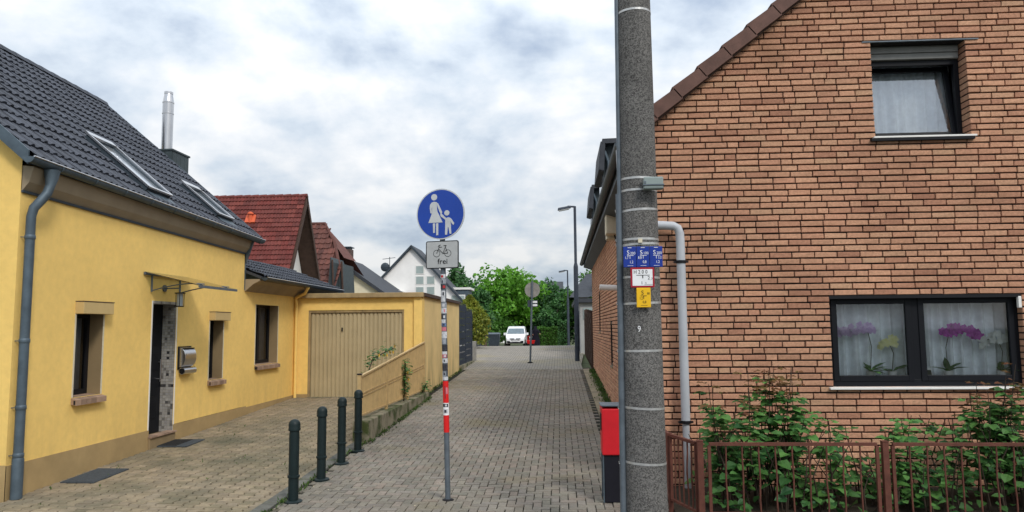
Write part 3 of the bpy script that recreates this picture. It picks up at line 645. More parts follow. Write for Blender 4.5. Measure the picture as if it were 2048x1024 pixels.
m = MB(); m.tube([(-7.0,12.72,2.86),(-6.97,12.72,2.86)], .06, 12); m.tube([(-6.97,12.72,2.86),(-6.72,12.72,2.86),(-6.70,12.72,2.78)], .012, 6); m.build('arm', mt['galv'], ln)
m = MB(); m.lathe(-6.70,12.72,[(.09,2.765),(.09,2.78)],16); m.lathe(-6.70,12.72,[(.068,2.53),(.068,2.545),(.01,2.545)],16)
for k in range(4): a = k*math.pi/2+.4; m.tube([(-6.70+.066*math.cos(a),12.72+.066*math.sin(a),2.54),(-6.70+.066*math.cos(a),12.72+.066*math.sin(a),2.77)], .006, 5)
m.build('cage', mt['dark_frame'], ln)
m = MB(); m.lathe(-6.70,12.72,[(.052,2.546),(.052,2.764)],14); m.build('lantern_glass', mt['lens'], ln, smooth=True)
mb = thing('mailbox', 'rounded stainless steel mailbox with newspaper tube beside the front door', 'mailbox', (-7.0,13.53,1.3))
m = MB(); prof = [(0,1.44),(.05,1.445),(.10,1.50),(.125,1.58),(.125,1.66),(.10,1.74),(.05,1.79),(0,1.80)]
m.prism(prof, lambda a,b,t: (-7.0+.012+a, t, b), 13.30, 13.72); m.build('box', mt['steel'], mb, smooth=True, bevel=.004)
m = MB(); m.box(-6.999,-6.985,13.27,13.75,1.40,1.82); m.box(-6.985,-6.90,13.31,13.71,1.772,1.79); m.build('back_plate', mt['dark_frame'], mb)
m = MB(); m.tube([(-6.93,13.31,1.37),(-6.93,13.76,1.37)], .062, 14); m.build('newspaper_tube', mt['steel'], mb, smooth=True)
m = MB(); m.tube([(-6.93,13.305,1.37),(-6.93,13.309,1.37)], .052, 14); m.box(-6.998,-6.93,13.4,13.6,1.34,1.40); m.build('tube_opening', mt['black'], mb)
m = MB(); m.tube([(-6.872,13.51,1.66),(-6.866,13.51,1.66)], .014, 10); m.build('lock', mt['black'], mb)
def mat_(name, x0,x1,y0,y1,label,inner=None):
    z = lambda y: gz(y)
    m = MB(); t = .018
    m.hexa([(x0,y0,z(y0)),(x1,y0,z(y0)),(x1,y1,z(y1)),(x0,y1,z(y1)),(x0,y0,z(y0)+t),(x1,y0,z(y0)+t),(x1,y1,z(y1)+t),(x0,y1,z(y1)+t)])
    r = thing(name, label, 'doormat', (x0,y0,z(y0))); m.build('mat_body', mt['mat'], r, bevel=.005)
    m = MB(); a,b,c,d = inner; t2 = t+.004
    m.hexa([(a,c,z(c)+t-.002),(b,c,z(c)+t-.002),(b,d,z(d)+t-.002),(a,d,z(d)+t-.002),(a,c,z(c)+t2),(b,c,z(c)+t2),(b,d,z(d)+t2),(a,d,z(d)+t2)])
    m.build('mat_top', mt['matb'] if 'black' in label else mt['mat'], r)
mat_('doormat', -6.90,-6.42,10.03,10.88, 'plain grey mat on the driveway below the first window', (-6.87,-6.45,10.06,10.85))
mat_('doormat', -6.98,-6.42,12.58,13.24, 'grey doormat with black inner field in front of the doorstep', (-6.95,-6.62,12.61,13.2))
# ------------------------------------------------------------------ garage
ga = thing('garage', 'flat roofed yellow garage with beige ribbed up and over door', 'garage', (-5.3,19.3,gz(19.3)))
gx0, gx1, gh = -6.63, -4.07, 2.61
m = MB(); wall_grid(m, -7.0, -3.8, lambda x: .1, lambda x: 2.96, [(gx0,gx1,.0,gh)], lambda a,z: (a,19.3,z)); m.build('front_wall', mt['stucco'], ga)
m = MB(); m.box(-3.80,-3.585,19.24,19.6,.1,2.96); m.build('corner_pier', mt['stucco'], ga)
m = MB(); m.box(-3.9,-3.60,19.6,26.55,.1,2.96); m.build('side_wall', mt['stucco_side'], ga)
m = MB(); m.box(-7.1,-3.9,26.3,26.55,.1,2.96); m.build('back_wall', mt['stucco_side'], ga)
m = MB(); m.box(-7.02,-3.54,19.16,19.3,2.93,3.055); m.build('fascia', mt['fascia'], ga, bevel=.01)
m = MB(); m.box(-3.64,-3.53,19.31,26.58,2.961,3.05); m.build('side_capping', mt['brownwood'], ga)
m = MB(); m.box(-7.02,-3.64,19.31,26.58,2.965,3.01); m.build('flat_roof', mt['darkroof'], ga)
for a_, b_ in ((-7.0,gx0),(gx1,-3.80)): m = MB(); m.box(a_,b_,19.292,19.299,.1,.42); m.build('plinth', mt['plinth'], ga)
m = MB(); t=.05
m.box(gx0,gx0+t,19.32,19.40,.25,gh); m.box(gx1-t,gx1,19.32,19.40,.25,gh); m.box(gx0+t,gx1-t,19.32,19.40,gh-.06,gh); m.quad((gx0,19.3,.1),(gx0,19.42,.1),(gx0,19.42,gh),(gx0,19.3,gh)); m.quad((gx1,19.3,.1),(gx1,19.42,.1),(gx1,19.42,gh),(gx1,19.3,gh)); m.quad((gx0,19.3,gh),(gx1,19.3,gh),(gx1,19.42,gh),(gx0,19.42,gh))
m.build('door_frame', mt['fascia'], ga)
m = MB(); m.box(gx0+t,gx1-t,19.385,19.42,.30,gh-.06); gd = m.build('garage_door', mt['gdoor'], ga)
nr = 22; wv = (gx1-gx0-2*t)/nr
rm = MB(); rm.hexa([(-.045,.03,0),(.045,.03,0),(.032,.0,0),(-.032,.0,0),(-.045,.03,2.2),(.045,.03,2.2),(.032,.0,2.2),(-.032,.0,2.2)]); rme = rm.mesh('slat', (0,0,0), mt['gdoor'])
for i in range(nr): piece('slat', rme, gd, (gx0+t+(i+.5)*wv, 19.356, .33))
m = MB(); m.box(-5.75,-5.72,19.33,19.354,2.05,2.15); m.build('door_handle', mt['black'], gd)
m = MB(); m.box(gx0,gx1,19.31,19.42,.2,.345); m.build('door_sill', mt['conc_moss'], ga)
# ------------------------------------------------------------------ low wall and railing
lw = MB(); N_ = 12
for i in range(N_):
    a, b = 13.05+6.2*i/N_, 13.05+6.2*(i+1)/N_
    lw.hexa([(-3.66,a,gz(a)-.1),(-3.36,a,gz(a)-.1),(-3.36,b,gz(b)-.1),(-3.66,b,gz(b)-.1),(-3.66,a,.50),(-3.375,a,.50),(-3.375,b,.50),(-3.66,b,.50)])
o = MB(); o.hexa([(-3.66,13.05,0),(-3.36,13.05,0),(-3.36,19.24,.2),(-3.66,19.24,.2),(-3.66,13.05,.50),(-3.38,13.05,.50),(-3.38,19.24,.485),(-3.66,19.24,.485)])
tag(o.build('low_wall', mt['conc_moss'], None, (-3.5,13.05,0), bevel=.015), 'low mossy concrete wall under the beige railing', 'wall')
rl = thing('railing', 'beige metal railing with closely set bars rising towards the garage corner', 'railing', (-3.52,13.0,.5))
RT = lambda y: 1.27+(y-12.95)*.47/6.15
RB = lambda y: .60-(y-12.95)*.06/6.15
RM = lambda y: .97+(y-12.95)*.195/6.15
XR = -3.52
m = MB(); m.beam((XR,12.95,RT(12.95)),(XR,19.2,RT(19.2)),.05,.04); m.build('top_rail', mt['rail'], rl, bevel=.006)
for d_ in (0,-.055):
    m = MB(); m.beam((XR,12.95,RM(12.95)+d_),(XR,19.2,RM(19.2)+d_),.03,.022); m.build('middle_rail', mt['rail'], rl)
m = MB(); m.beam((XR,12.95,RB(12.95)),(XR,19.2,RB(19.2)),.04,.03); m.build('bottom_rail', mt['rail'], rl)
nb = 72
for i in range(nb):
    y = 13.02+i*(19.15-13.02)/(nb-1); m = MB(); m.box(XR-.013,XR+.013,y-.010,y+.010,RB(y),RT(y)); m.build('bar', mt['rail'], rl)
for y in (12.97, 15.0, 17.1, 19.18):
    m = MB(); m.box(XR-.03,XR+.03,y-.03,y+.03,.47 if y>13 else .1,RT(y)+(.04 if y < 13 else -.01)); m.build('post', mt['rail'], rl)
m = MB(); m.box(XR-.04,XR+.04,12.93,13.01,RT(12.97)+.04,RT(12.97)+.06); m.build('post_cap', mt['dark_frame'], rl)
# ------------------------------------------------------------------ bollards
bo = thing('bollard', 'dark green bollard standing farthest from the beige railing', 'bollard', (0,0,0), 'bollards along the driveway kerb')
m = MB(); m.lathe(0,0,[(.062,0),(.062,.31),(.062,.80),(.058,.86)],20); m.build('shaft', mt['bollard'], bo, smooth=True)
m = MB(); m.lathe(0,0,[(.058,.86),(.072,.865),(.075,.885),(.070,.90),(.073,.935),(.066,.965),(.045,.992),(.015,1.003),(.004,1.004)],20); m.build('cap', mt['bollard'], bo, smooth=True)
m = MB(); m.lathe(0,0,[(.064,.295),(.074,.30),(.074,.325),(.064,.33)],20); m.build('ring', mt['bollard'], bo, smooth=True)
m = MB(); m.lathe(0,0,[(.112,-.01),(.112,.016),(.10,.026),(.064,.03)],24); m.build('base_plate', mt['bollard'], bo, smooth=True)
bl = [(-3.29,9.13),(-3.315,10.28),(-3.335,11.30),(-3.345,12.26)]
lb = [None,'dark green bollard, second farthest from the beige railing','dark green bollard, second nearest to the beige railing','dark green bollard right beside the near end of the beige railing']
bo.location = (*bl[0],gz(bl[0][1])); WL[bo] = (*bl[0],gz(bl[0][1]))
for (x,y), l_ in list(zip(bl,lb))[1:]: copy_thing(bo, (x,y,gz(y)), RN.uniform(0,3), l_)
# ------------------------------------------------------------------ brick house
bh = thing('brick_house', 'clinker brick house with gable end, dark framed windows and brown verge tiles', 'house', (1.22,10.0,0))
BX, BY, BX1, RDX = 1.22, 10.0, 10.6, 5.9
BYE = 27.4
rt = lambda x: 5.0+.825*(min(x,2*RDX-x)-1.22)
uw, lo = (4.26,5.50,4.615,5.915), (3.55,5.985,1.31,2.505)
m = MB(); wall_grid(m, BX, BX1, lambda x: -.2, lambda x: rt(x)-.05, [uw,lo], lambda a,z: (a,BY+.026,z), [RDX])
fwall = m.build('front_wall', mt['mortar'], bh)
CO, JT, JB = .0840, .0140, .0190
def rows(a0, a1, z0, z1, holes, top, seed, long_=(.285,.02)):
    R = random.Random(seed); out = []; j = 0; z = z0
    while z < z1:
        a = a0-R.uniform(0,.28)
        cuts = []
        for h in holes:
            if h[2] < z+CO*.6 and h[3] > z+CO*.4: cuts.append((h[0],h[1]))
        while a < a1:
            t = R.random(); l = .279 if t < .74 else (.138 if t < .88 else .20)
            x0, x1 = max(a,a0), min(a+l,a1); a += l+JT
            segs = [(x0,x1)]
            for c0,c1 in cuts:
                ns = []
                for s0,s1 in segs:
                    if s1 <= c0 or s0 >= c1: ns.append((s0,s1))
                    else:
                        if s0 < c0-.02: ns.append((s0,c0))
                        if s1 > c1+.02: ns.append((c1,s1))
                segs = ns
            for s0,s1 in segs:
                if s1-s0 < .03: continue
                if top:
                    # clip under the sloping verge
                    while s0 < s1 and top(s0) < z+CO*.7: s0 += .02
                    while s1 > s0 and top(s1) < z+CO*.7: s1 -= .02
                    if s1-s0 < .04: continue
                for c0,c1 in cuts:
                    if 0 <= c0-s1 < .075: s1 = c0
                    if 0 <= s0-c1 < .075: s0 = c1
                out.append((s0,s1,z,any(abs(s1-c[0]) < .001 or abs(s0-c[1]) < .001 for c in cuts)))
        z += CO; j += 1
    return out
def brick_mesh(l, h, d):   # local: x 0..l, z 0..h, front at y 0, slightly chamfered
    c = .005; m = MB(); J = lambda: RN.uniform(-.0028,.0028)
    jj = [(J(),J()) for _ in range(4)]
    m.add([(c+jj[0][0],J()*.7,c+jj[0][1]),(l-c+jj[1][0],J()*.7,c+jj[1][1]),(l-c+jj[2][0],J()*.7,h-c+jj[2][1]),(c+jj[3][0],J()*.7,h-c+jj[3][1]),(jj[0][0],c,jj[0][1]),(l+jj[1][0],c,jj[1][1]),(l+jj[2][0],c,h+jj[2][1]),(jj[3][0],c,h+jj[3][1]),(0,d,0),(l,d,0),(l,d,h),(0,d,h)],
          [(0,1,2,3),(4,5,1,0),(5,6,2,1),(6,7,3,2),(7,4,0,3),(8,9,5,4),(9,10,6,5),(10,11,7,6),(11,8,4,7)]); return m
H_ = CO-JB
full = [brick_mesh(.279,H_,.03).mesh('brick',(0,0,0),mt['brick']) for _ in range(8)]
rest = MB(); br = rows(BX, 8.9, -.10, 8.0, [uw,lo], lambda x: rt(x)-.12, 5)
def bpri(b):
    s0,s1,z,edge = b
    if abs(s1-s0-.279) > .001 or edge or not (1.75 < s0 < 5.95): return None
    if z < 1.62 and not (z > .95 and 3.0 < s0 < 4.6): return None
    if z > 6.3: return None
    return (s0+.14)**2*0+math.hypot(z-2.12, 10)-.25*s0
cand = sorted([b for b in br if bpri(b) is not None], key=bpri)[:300]; cs = set(cand)
for b in br:
    s0,s1,z,edge = b; dy = RN.uniform(-.003,.004); dz = RN.uniform(-.0012,.0012)
    if b in cs: piece('brick', RN.choice(full), fwall, (s0,BY+dy,z+dz), (RN.uniform(-.01,.01),0,RN.uniform(-.008,.008)))
    else:
        bm_ = brick_mesh(s1-s0, H_, .205 if edge else .03); rest.add([(x+s0,y+BY+dy,zz+z+dz) for x,y,zz in bm_.v], bm_.f)
rest.build('bricks', mt['brick'], fwall, stuff=True)
# side wall along the lane
sl1, sl2, sl3 = (17.35,18.0,1.20,2.22), (22.2,22.9,1.95,3.15), (20.0,20.2,.9,1.0)
m = MB(); wall_grid(m, BY+.02, BYE, lambda y: -.1, lambda y: 4.7, [sl1,sl2], lambda a,z: (BX+.02,a,z)); sw = m.build('side_wall', mt['mortar'], bh)
rest = MB()
for s0,s1,z,edge in rows(BY, BYE, -.10, 4.5, [sl1,sl2], None, 9):
    if s1 < BY+.01 or z+CO < gz(s1)-.1: continue
    bm_ = brick_mesh(s1-s0, H_, .12 if edge else .03); dx = RN.uniform(-.003,.003)
    if s0 < BY+.01: bm_ = brick_mesh(s1-s0-.0, H_, .03)
    # rotate: local x -> -y so that the front looks to -x
    rest.add([(BX+dx+y, s1-x, zz+z) for x,y,zz in bm_.v], bm_.f)
rest.build('bricks', mt['brick'], sw, stuff=True)
for (a,b,c,d) in (sl1,sl2):
    m = MB(); t=.05; X=BX+.012
    m.box(X,X+.05,a,a+t,c,d); m.box(X,X+.05,b-t,b,c,d); m.box(X,X+.05,a+t,b-t,c,c+t); m.box(X,X+.05,a+t,b-t,d-t,d); wv_ = m.build('window', mt['dark_frame'], bh)
    m = MB(); m.quad((X+.03,a+t,c+t),(X+.03,b-t,c+t),(X+.03,b-t,d-t),(X+.03,a+t,d-t)); m.build('pane', SKYG, wv_)
    m = MB(); m.box(BX-.02,BX+.06,a-.02,b+.02,c-.045,c-.004); m.build('sill', mt['slab'], wv_)
m = MB(); m.quad((BX,BYE,-.1),(BX1,BYE,-.1),(BX1,BYE,4.7),(BX,BYE,4.7)); m.quad((BX1,BY+.02,-.2),(BX1,BYE,-.1),(BX1,BYE,4.9),(BX1,BY+.02,4.9)); m.add([(BX,BYE,4.7),(BX1,BYE,4.7),(RDX,BYE,8.8)],[(0,1,2)]); m.build('rear_walls', mt['mortar'], bh)
# roof
EX = .93
m = MB()
zt = lambda x: 5.0+.825*(x-1.22)
m.hexa([(EX,9.93,zt(EX)-.16),(RDX,9.93,zt(RDX)-.16),(RDX,BYE+.15,zt(RDX)-.16),(EX,BYE+.15,zt(EX)-.16),(EX,9.93,zt(EX)-.05),(RDX,9.93,zt(RDX)-.05),(RDX,BYE+.15,zt(RDX)-.05),(EX,BYE+.15,zt(EX)-.05)])
m.hexa([(RDX,9.93,zt(RDX)-.16),(2*RDX-EX,9.93,zt(EX)-.16),(2*RDX-EX,BYE+.15,zt(EX)-.16),(RDX,BYE+.15,zt(RDX)-.16),(RDX,9.93,zt(RDX)-.05),(2*RDX-EX,9.93,zt(EX)-.05),(2*RDX-EX,BYE+.15,zt(EX)-.05),(RDX,BYE+.15,zt(RDX)-.05)])
br_ = m.build('roof', mt['darkroof'], bh)
cb, sb = 1/math.hypot(1,.825), .825/math.hypot(1,.825)
u_ = Vector((cb,0,sb)); n_ = Vector((-sb,0,cb))
def verge_tile(p, uu, nn):
    m = MB(); l = .455
    def P(a, y, h): return Vector(p)+uu*a+Vector((0,y,0))+nn*h
    m.hexa([P(0,0,-.155),P(l,0,-.175),P(l,.05,-.175),P(0,.05,-.155),P(0,0,.035),P(l,0,.0),P(l,.05,.0),P(0,.05,.035)])
    m.hexa([P(0,.05,.005),P(l,.05,-.03),P(l,.36,-.03),P(0,.36,.005),P(0,.05,.035),P(l,.05,.0),P(l,.36,.0),P(0,.36,.035)])
    m.build('verge_tile', mt['verge'], br_)
i = 0
while True:
    p = Vector((EX-.02, 9.86, zt(EX-.02)))+u_*(i*.44)
    if p.x > RDX-.2: break
    verge_tile(p, u_, n_); i += 1
ur, nr2 = Vector((-cb,0,sb)), Vector((sb,0,cb))
for i in range(14):
    p = Vector((2*RDX-EX+.02, 9.86, zt(EX-.02)))+ur*(i*.44)
    if p.x < RDX+.2: break
    verge_tile(p, ur, nr2)
m = MB(); m.beam((EX-.02,9.945,zt(EX-.02)-.19),(RDX,9.945,zt(RDX)-.19),.06,.07,(0,0,1)); m.build('verge_rafter', mt['brownwood'], br_)
# eave: sloping soffit, fascia and gutter along the lane
m = MB(); m.hexa([(BX+.02,9.95,4.32),(EX+.0,9.95,4.42),(EX+.0,BYE+.1,4.30),(BX+.02,BYE+.1,4.20),(BX+.02,9.95,4.72),(EX+.0,9.95,4.66),(EX+.0,BYE+.1,4.60),(BX+.02,BYE+.1,4.62)]); m.build('eave_boxing', mt['zinc_d'], br_)
m = MB(); vs = []
for y, z in ((9.93,4.62),(BYE+.15,4.46)): vs += [(EX-.07-.075*math.cos(math.pi*k/8), y, z-.075*math.sin(math.pi*k/8)-.02) for k in range(9)]
m.add(vs, [(k,k+1,10+k,9+k) for k in range(8)]+[tuple(range(9)),tuple(range(9,18))]); m.build('gutter', mt['zinc_d'], br_, smooth=True)
def dormer(y0, y1):
    m = MB()
    # cheeks and front
    xf, zt0, ztop = 1.09, 4.7, 6.42
    xb = 1.22+(ztop-5.0)/.825
    for y in (y0, y1): m.add([(xf,y,zt0),(xb,y,zt0),(xb,y,ztop),(xf,y,ztop)],[(0,1,2,3)])
    m.quad((xf,y0,zt0),(xf,y1,zt0),(xf,y1,ztop),(xf,y0,ztop))
    d = m.build('dormer', mt['slate'], br_)
    m = MB(); m.hexa([(1.06,y0-.22,ztop-.06),(xb+.2,y0-.22,ztop),(xb+.2,y1+.22,ztop),(1.06,y1+.22,ztop-.06),(1.06,y0-.22,ztop+.05),(xb+.2,y0-.22,ztop+.10),(xb+.2,y1+.22,ztop+.10),(1.06,y1+.22,ztop+.05)])
    m.build('dormer_roof', mt['darkroof'], d)
    m = MB(); m.hexa([(.96,y0-.22,5.74),(1.09,y0-.22,5.70),(1.09,y1+.22,5.70),(.96,y1+.22,5.74),(1.02,y0-.22,ztop-.0),(1.13,y0-.22,ztop-.06),(1.13,y1+.22,ztop-.06),(1.02,y1+.22,ztop)])
    m.build('dormer_front', mt['darkroof'], d, bevel=.02)
    m = MB(); m.box(xf-.02,xf-.002,y0+.2,y1-.2,zt0+.25,ztop-.15); m.build('dormer_window', SKYG, d)
    m = MB(); m.tube([(1.06,y0+.1,ztop-.12),(1.12,y0-.06,6.2),(1.2,y0-.07,5.95),(1.2,y0-.07,5.2)], .04, 8); m.build('dormer_pipe', mt['zinc'], d, smooth=True)
dormer(17.2,18.9); dormer(22.8,24.5)
# windows
def pane_with_sash(w, X0,X1,Z0,Z1,Y, t, tilt=0., mat=None):
    """sash frame and pane; tilt in metres at the top edge, inwards"""
    yy = lambda z: Y+tilt*(z-Z0)/(Z1-Z0)
    m = MB(); d = .05
    def bar(a,b,c,e): m.hexa([(a,yy(c),c),(b,yy(c),c),(b,yy(c)+d,c),(a,yy(c)+d,c),(a,yy(e),e),(b,yy(e),e),(b,yy(e)+d,e),(a,yy(e)+d,e)])
    bar(X0,X0+t,Z0,Z1); bar(X1-t,X1,Z0,Z1); bar(X0+t,X1-t,Z0,Z0+t); bar(X0+t,X1-t,Z1-t,Z1)
    s = m.build('sash', mt['black'], w, bevel=.006)
    m = MB(); m.quad((X0+t,yy(Z0+t)+.025,Z0+t),(X1-t,yy(Z0+t)+.025,Z0+t),(X1-t,yy(Z1-t)+.025,Z1-t),(X0+t,yy(Z1-t)+.025,Z1-t)); m.build('pane', mat or mt['glass'], w)
def room(w, X0,X1,Z0,Z1,Y, depth=2.2):
    m = MB(); a,b,c,d = X0-.5,X1+.5,Z0-.6,Z1+.25
    m.quad((a,Y+depth,c),(b,Y+depth,c),(b,Y+depth,d),(a,Y+depth,d)); m.quad((a,Y,c),(a,Y+depth,c),(a,Y+depth,d),(a,Y,d)); m.quad((b,Y,c),(b,Y+depth,c),(b,Y+depth,d),(b,Y,d)); m.quad((a,Y,d),(a,Y+depth,d),(b,Y+depth,d),(b,Y,d)); m.quad((a,Y,c),(a,Y+depth,c),(b,Y+depth,c),(b,Y,c)); m.build('room', mt['room'], w)
def curtain(X0,X1,Z0,Z1,Y,label,seed,amp=.028,mat=None):
    R = random.Random(seed); m = MB(); N_ = int((X1-X0)/.012); vs = []; ph = 0
    for k in range(N_+1):
        x = X0+(X1-X0)*k/N_; ph += R.uniform(.25,.75); a = amp*math.sin(ph)+amp*.6*math.sin(ph*.37+1)
        for zz in (Z0,Z0+(Z1-Z0)*.5,Z1): vs.append((x, Y+a*(1 if zz < Z1 else .6), zz))
    m.add(vs, [(3*k+r,3*k+3+r,3*k+4+r,3*k+1+r) for k in range(N_) for r in (0,1)])
    return tag(m.build('net_curtain', mat or mt['curtain'], None, ((X0+X1)/2,Y,Z0), smooth=True), label, 'curtain')
# upper window, sash tilted inwards
x0,x1,z0,z1 = uw
m = MB(); t = .065; Y = BY+.2
m.box(x0,x0+t,Y,Y+.07,z0,z1-.20); m.box(x1-t,x1,Y,Y+.07,z0,z1-.20); m.box(x0+t,x1-t,Y,Y+.07,z0,z0+t); m.box(x0+t,x1-t,Y,Y+.07,z1-.20-t,z1-.20)
wu = m.build('window', mt['black'], bh, bevel=.004)
m = MB(); m.box(x0+.01,x1-.01,Y-.03,Y+.09,z1-.19,z1); m.build('shutter_box', mt['lintel_d'], wu)
m = MB()
for i in range(2): m = MB(); m.box(x0+.02,x1-.02,Y-.045-.012*i,Y-.031,z1-.19+.085*i+.004,z1-.19+.085*(i+1)-.006); m.build('shutter_slat', mt['lintel_d'], wu)
pane_with_sash(wu, x0+.04,x1-.04,z0+.04,z1-.225,Y+.03,.07,.17,mt['glass_up']); room(wu, x0,x1,z0,z1,Y+.28)
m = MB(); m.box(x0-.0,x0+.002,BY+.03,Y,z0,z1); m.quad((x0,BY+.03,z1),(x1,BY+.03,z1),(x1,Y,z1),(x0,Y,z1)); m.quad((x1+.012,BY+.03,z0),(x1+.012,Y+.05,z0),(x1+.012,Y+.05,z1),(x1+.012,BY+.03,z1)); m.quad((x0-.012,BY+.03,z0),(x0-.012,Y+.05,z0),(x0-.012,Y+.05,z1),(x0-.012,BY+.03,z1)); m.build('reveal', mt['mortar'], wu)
m = MB(); m.box(x0-.035,x1+.05,BY-.05,Y,z0-.028,z0-.003); m.build('sill', mt['whitepaint'], wu, bevel=.004)
m = MB(); m.box(x0-.07,x1+.02,BY-.05,Y-.01,z0-.065,z0-.03); m.build('sill_slab', mt['black'], wu)
m = MB(); m.box(x0-.11,x1+.17,BY-.012,BY+.10,z1+.004,z1+.018); m.build('lintel_angle', mt['galv'], wu)
curtain(x0-.05,x1+.05,z0+.02,z1-.1,Y+.34,'pale pleated net curtain behind the tilted upper window',3)
# lower double window
x0,x1,z0,z1 = lo; Y = BY+.11; t = .07
m = MB(); m.box(x0,x0+t,Y,Y+.07,z0,z1); m.box(x1-t,x1,Y,Y+.07,z0,z1); m.box(x0+t,x1-t,Y,Y+.07,z0,z0+.085); m.box(x0+t,x1-t,Y,Y+.07,z1-.06,z1); xm = 4.675; m.box(xm-.06,xm+.06,Y,Y+.07,z0+.085,z1-.06)
wl = m.build('window', mt['black'], bh, bevel=.004)
pane_with_sash(wl, x0+.05,xm-.045,z0+.065,z1-.045,Y-.012,.075); pane_with_sash(wl, xm+.045,x1-.05,z0+.065,z1-.045,Y-.012,.075)
room(wl, x0,x1,z0,z1,Y+.1)
m = MB(); m.quad((x0,BY+.03,z1),(x1,BY+.03,z1),(x1,Y+.04,z1),(x0,Y+.04,z1)); m.quad((x1+.012,BY+.03,z0),(x1+.012,Y+.05,z0),(x1+.012,Y+.05,z1),(x1+.012,BY+.03,z1)); m.quad((x0-.012,BY+.03,z0),(x0-.012,Y+.05,z0),(x0-.012,Y+.05,z1),(x0-.012,BY+.03,z1)); m.build('reveal', mt['mortar'], wl)
m = MB(); m.box(x0,x1,BY+.006,Y-.015,z1-.05,z1-.006); m.build('shutter_channel', mt['dark_frame'], wl)
m = MB(); m.box(x0-.055,x1+.06,BY-.055,Y+.0,z0-.032,z0-.003); m.build('sill', mt['whitepaint'], wl, bevel=.004)
m = MB(); m.box(x1-.045,x1-.005,BY-.005,BY+.045,z1-.19,z1-.04); m.build('sensor', mt['whitepaint'], wl, bevel=.006)
m = MB(); m.box(x0-.05,x1+.05,Y+.075,Y+.42,z0+.05,z0+.085); m.build('inner_sill', mt['concrete'], wl)
curtain(x0-.1,x1+.1,z0+.10,z1+.05,Y+.31,'grey white patterned net curtain behind the wide lower window',4,.045)
# orchids on the inner sill
def leaf_faces(m, p, d, n, L_, wd, fold=.25, droop=.25):
    d = Vector(d).normalized(); n = Vector(n); s = d.cross(n)
    if s.length < 1e-4: s = d.cross(Vector((1,0,0)))
    s.normalize(); n = s.cross(d); p = Vector(p)
    def P(a, b): return p+d*(a*L_)+s*(b*wd)+n*(abs(b)*wd*fold-a*a*droop*L_)
    m.add([P(0,0),P(.35,-.5),P(.72,-.36),P(1,0),P(.72,.36),P(.35,.5),P(.5,0)], [(0,6,3,2,1),(0,5,4,3,6)])
def orchid(x, zfl, spread, nfl, petal, label, seed, y=10.27, side=1):
    R = random.Random(seed); zb = z0+.086
    r = thing('potted_orchid', label, 'orchid', (x,y,zb))
    m = MB(); m.lathe(x,y,[(.045,zb),(.06,zb+.10),(.063,zb+.10),(.055,zb+.095)],14); m.build('pot', mt['whitepaint'], r, smooth=True)
    m = MB()
    for k in range(7):
        a = R.uniform(0,6.28); leaf_faces(m, (x,y,zb+.09), (math.cos(a),.45*math.sin(a)-.1,R.uniform(.15,.8)), (0,0,1), R.uniform(.18,.30), .075, .2, .35)
    m.build('leaf', LF['shrub'], r)
    pts = [(x,y,zb+.1),(x+.02*side,y-.02,zb+.1+(zfl-zb)*.5),(x-.02*side,y-.03,zfl-.04),(x-side*spread*.25,y-.04,zfl+.02),(x-side*spread*.6,y-.05,zfl-.0)]
    m = MB(); m.tube(pts, .005, 5); m.build('stem', mt['stem'], r)
    m = MB()
    for k in range(nfl):
        f = k/(nfl-1); c = Vector((x+.05*side-side*spread*f+R.uniform(-.02,.02), y-.05+R.uniform(-.03,.03), zfl+.03*math.sin(f*5)+R.uniform(-.05,.05)))
        for q_ in range(5):
            a = q_*1.2566+R.uniform(-.2,.2); leaf_faces(m, c, (math.cos(a),-.25+R.uniform(-.1,.1),math.sin(a)), (0,-1,0), R.uniform(.044,.062), .05, .1, .1)
    m.build('flower', petal, r)
    return r
orchid(4.14, 2.05, .46, 20, LF['petal_p'], 'potted orchid with pale violet flowers in the left pane', 1)
orchid(4.42, 1.87, .22, 9, LF['petal_y'], 'potted orchid with a few cream yellow flowers in the left pane', 2)
orchid(5.14, 2.01, .48, 30, LF['petal_m'], 'potted orchid with dense magenta flowers in the right pane', 3, side=-1)
orchid(5.82, 1.90, .34, 14, LF['petal_w'], 'potted orchid with white flowers in the right pane', 4)
wd = thing('window_clock', 'small white table clock with dark dial beside the magenta orchid', 'clock', (4.86,10.25,z0+.086))
m = MB(); m.hexa([(4.80,10.2,z0+.086),(4.92,10.2,z0+.086),(4.92,10.26,z0+.086),(4.80,10.26,z0+.086),(4.81,10.225,z0+.23),(4.90,10.225,z0+.23),(4.90,10.26,z0+.23),(4.81,10.26,z0+.23)]); m.build('case', mt['whitepaint'], wd, bevel=.012)
m = MB(); m.hexa([(4.84,10.2,z0+.13),(4.90,10.2,z0+.13),(4.90,10.215,z0+.13),(4.84,10.215,z0+.13),(4.845,10.21,z0+.20),(4.89,10.21,z0+.20),(4.89,10.225,z0+.20),(4.845,10.225,z0+.20)]); m.build('dial', mt['black'], wd)
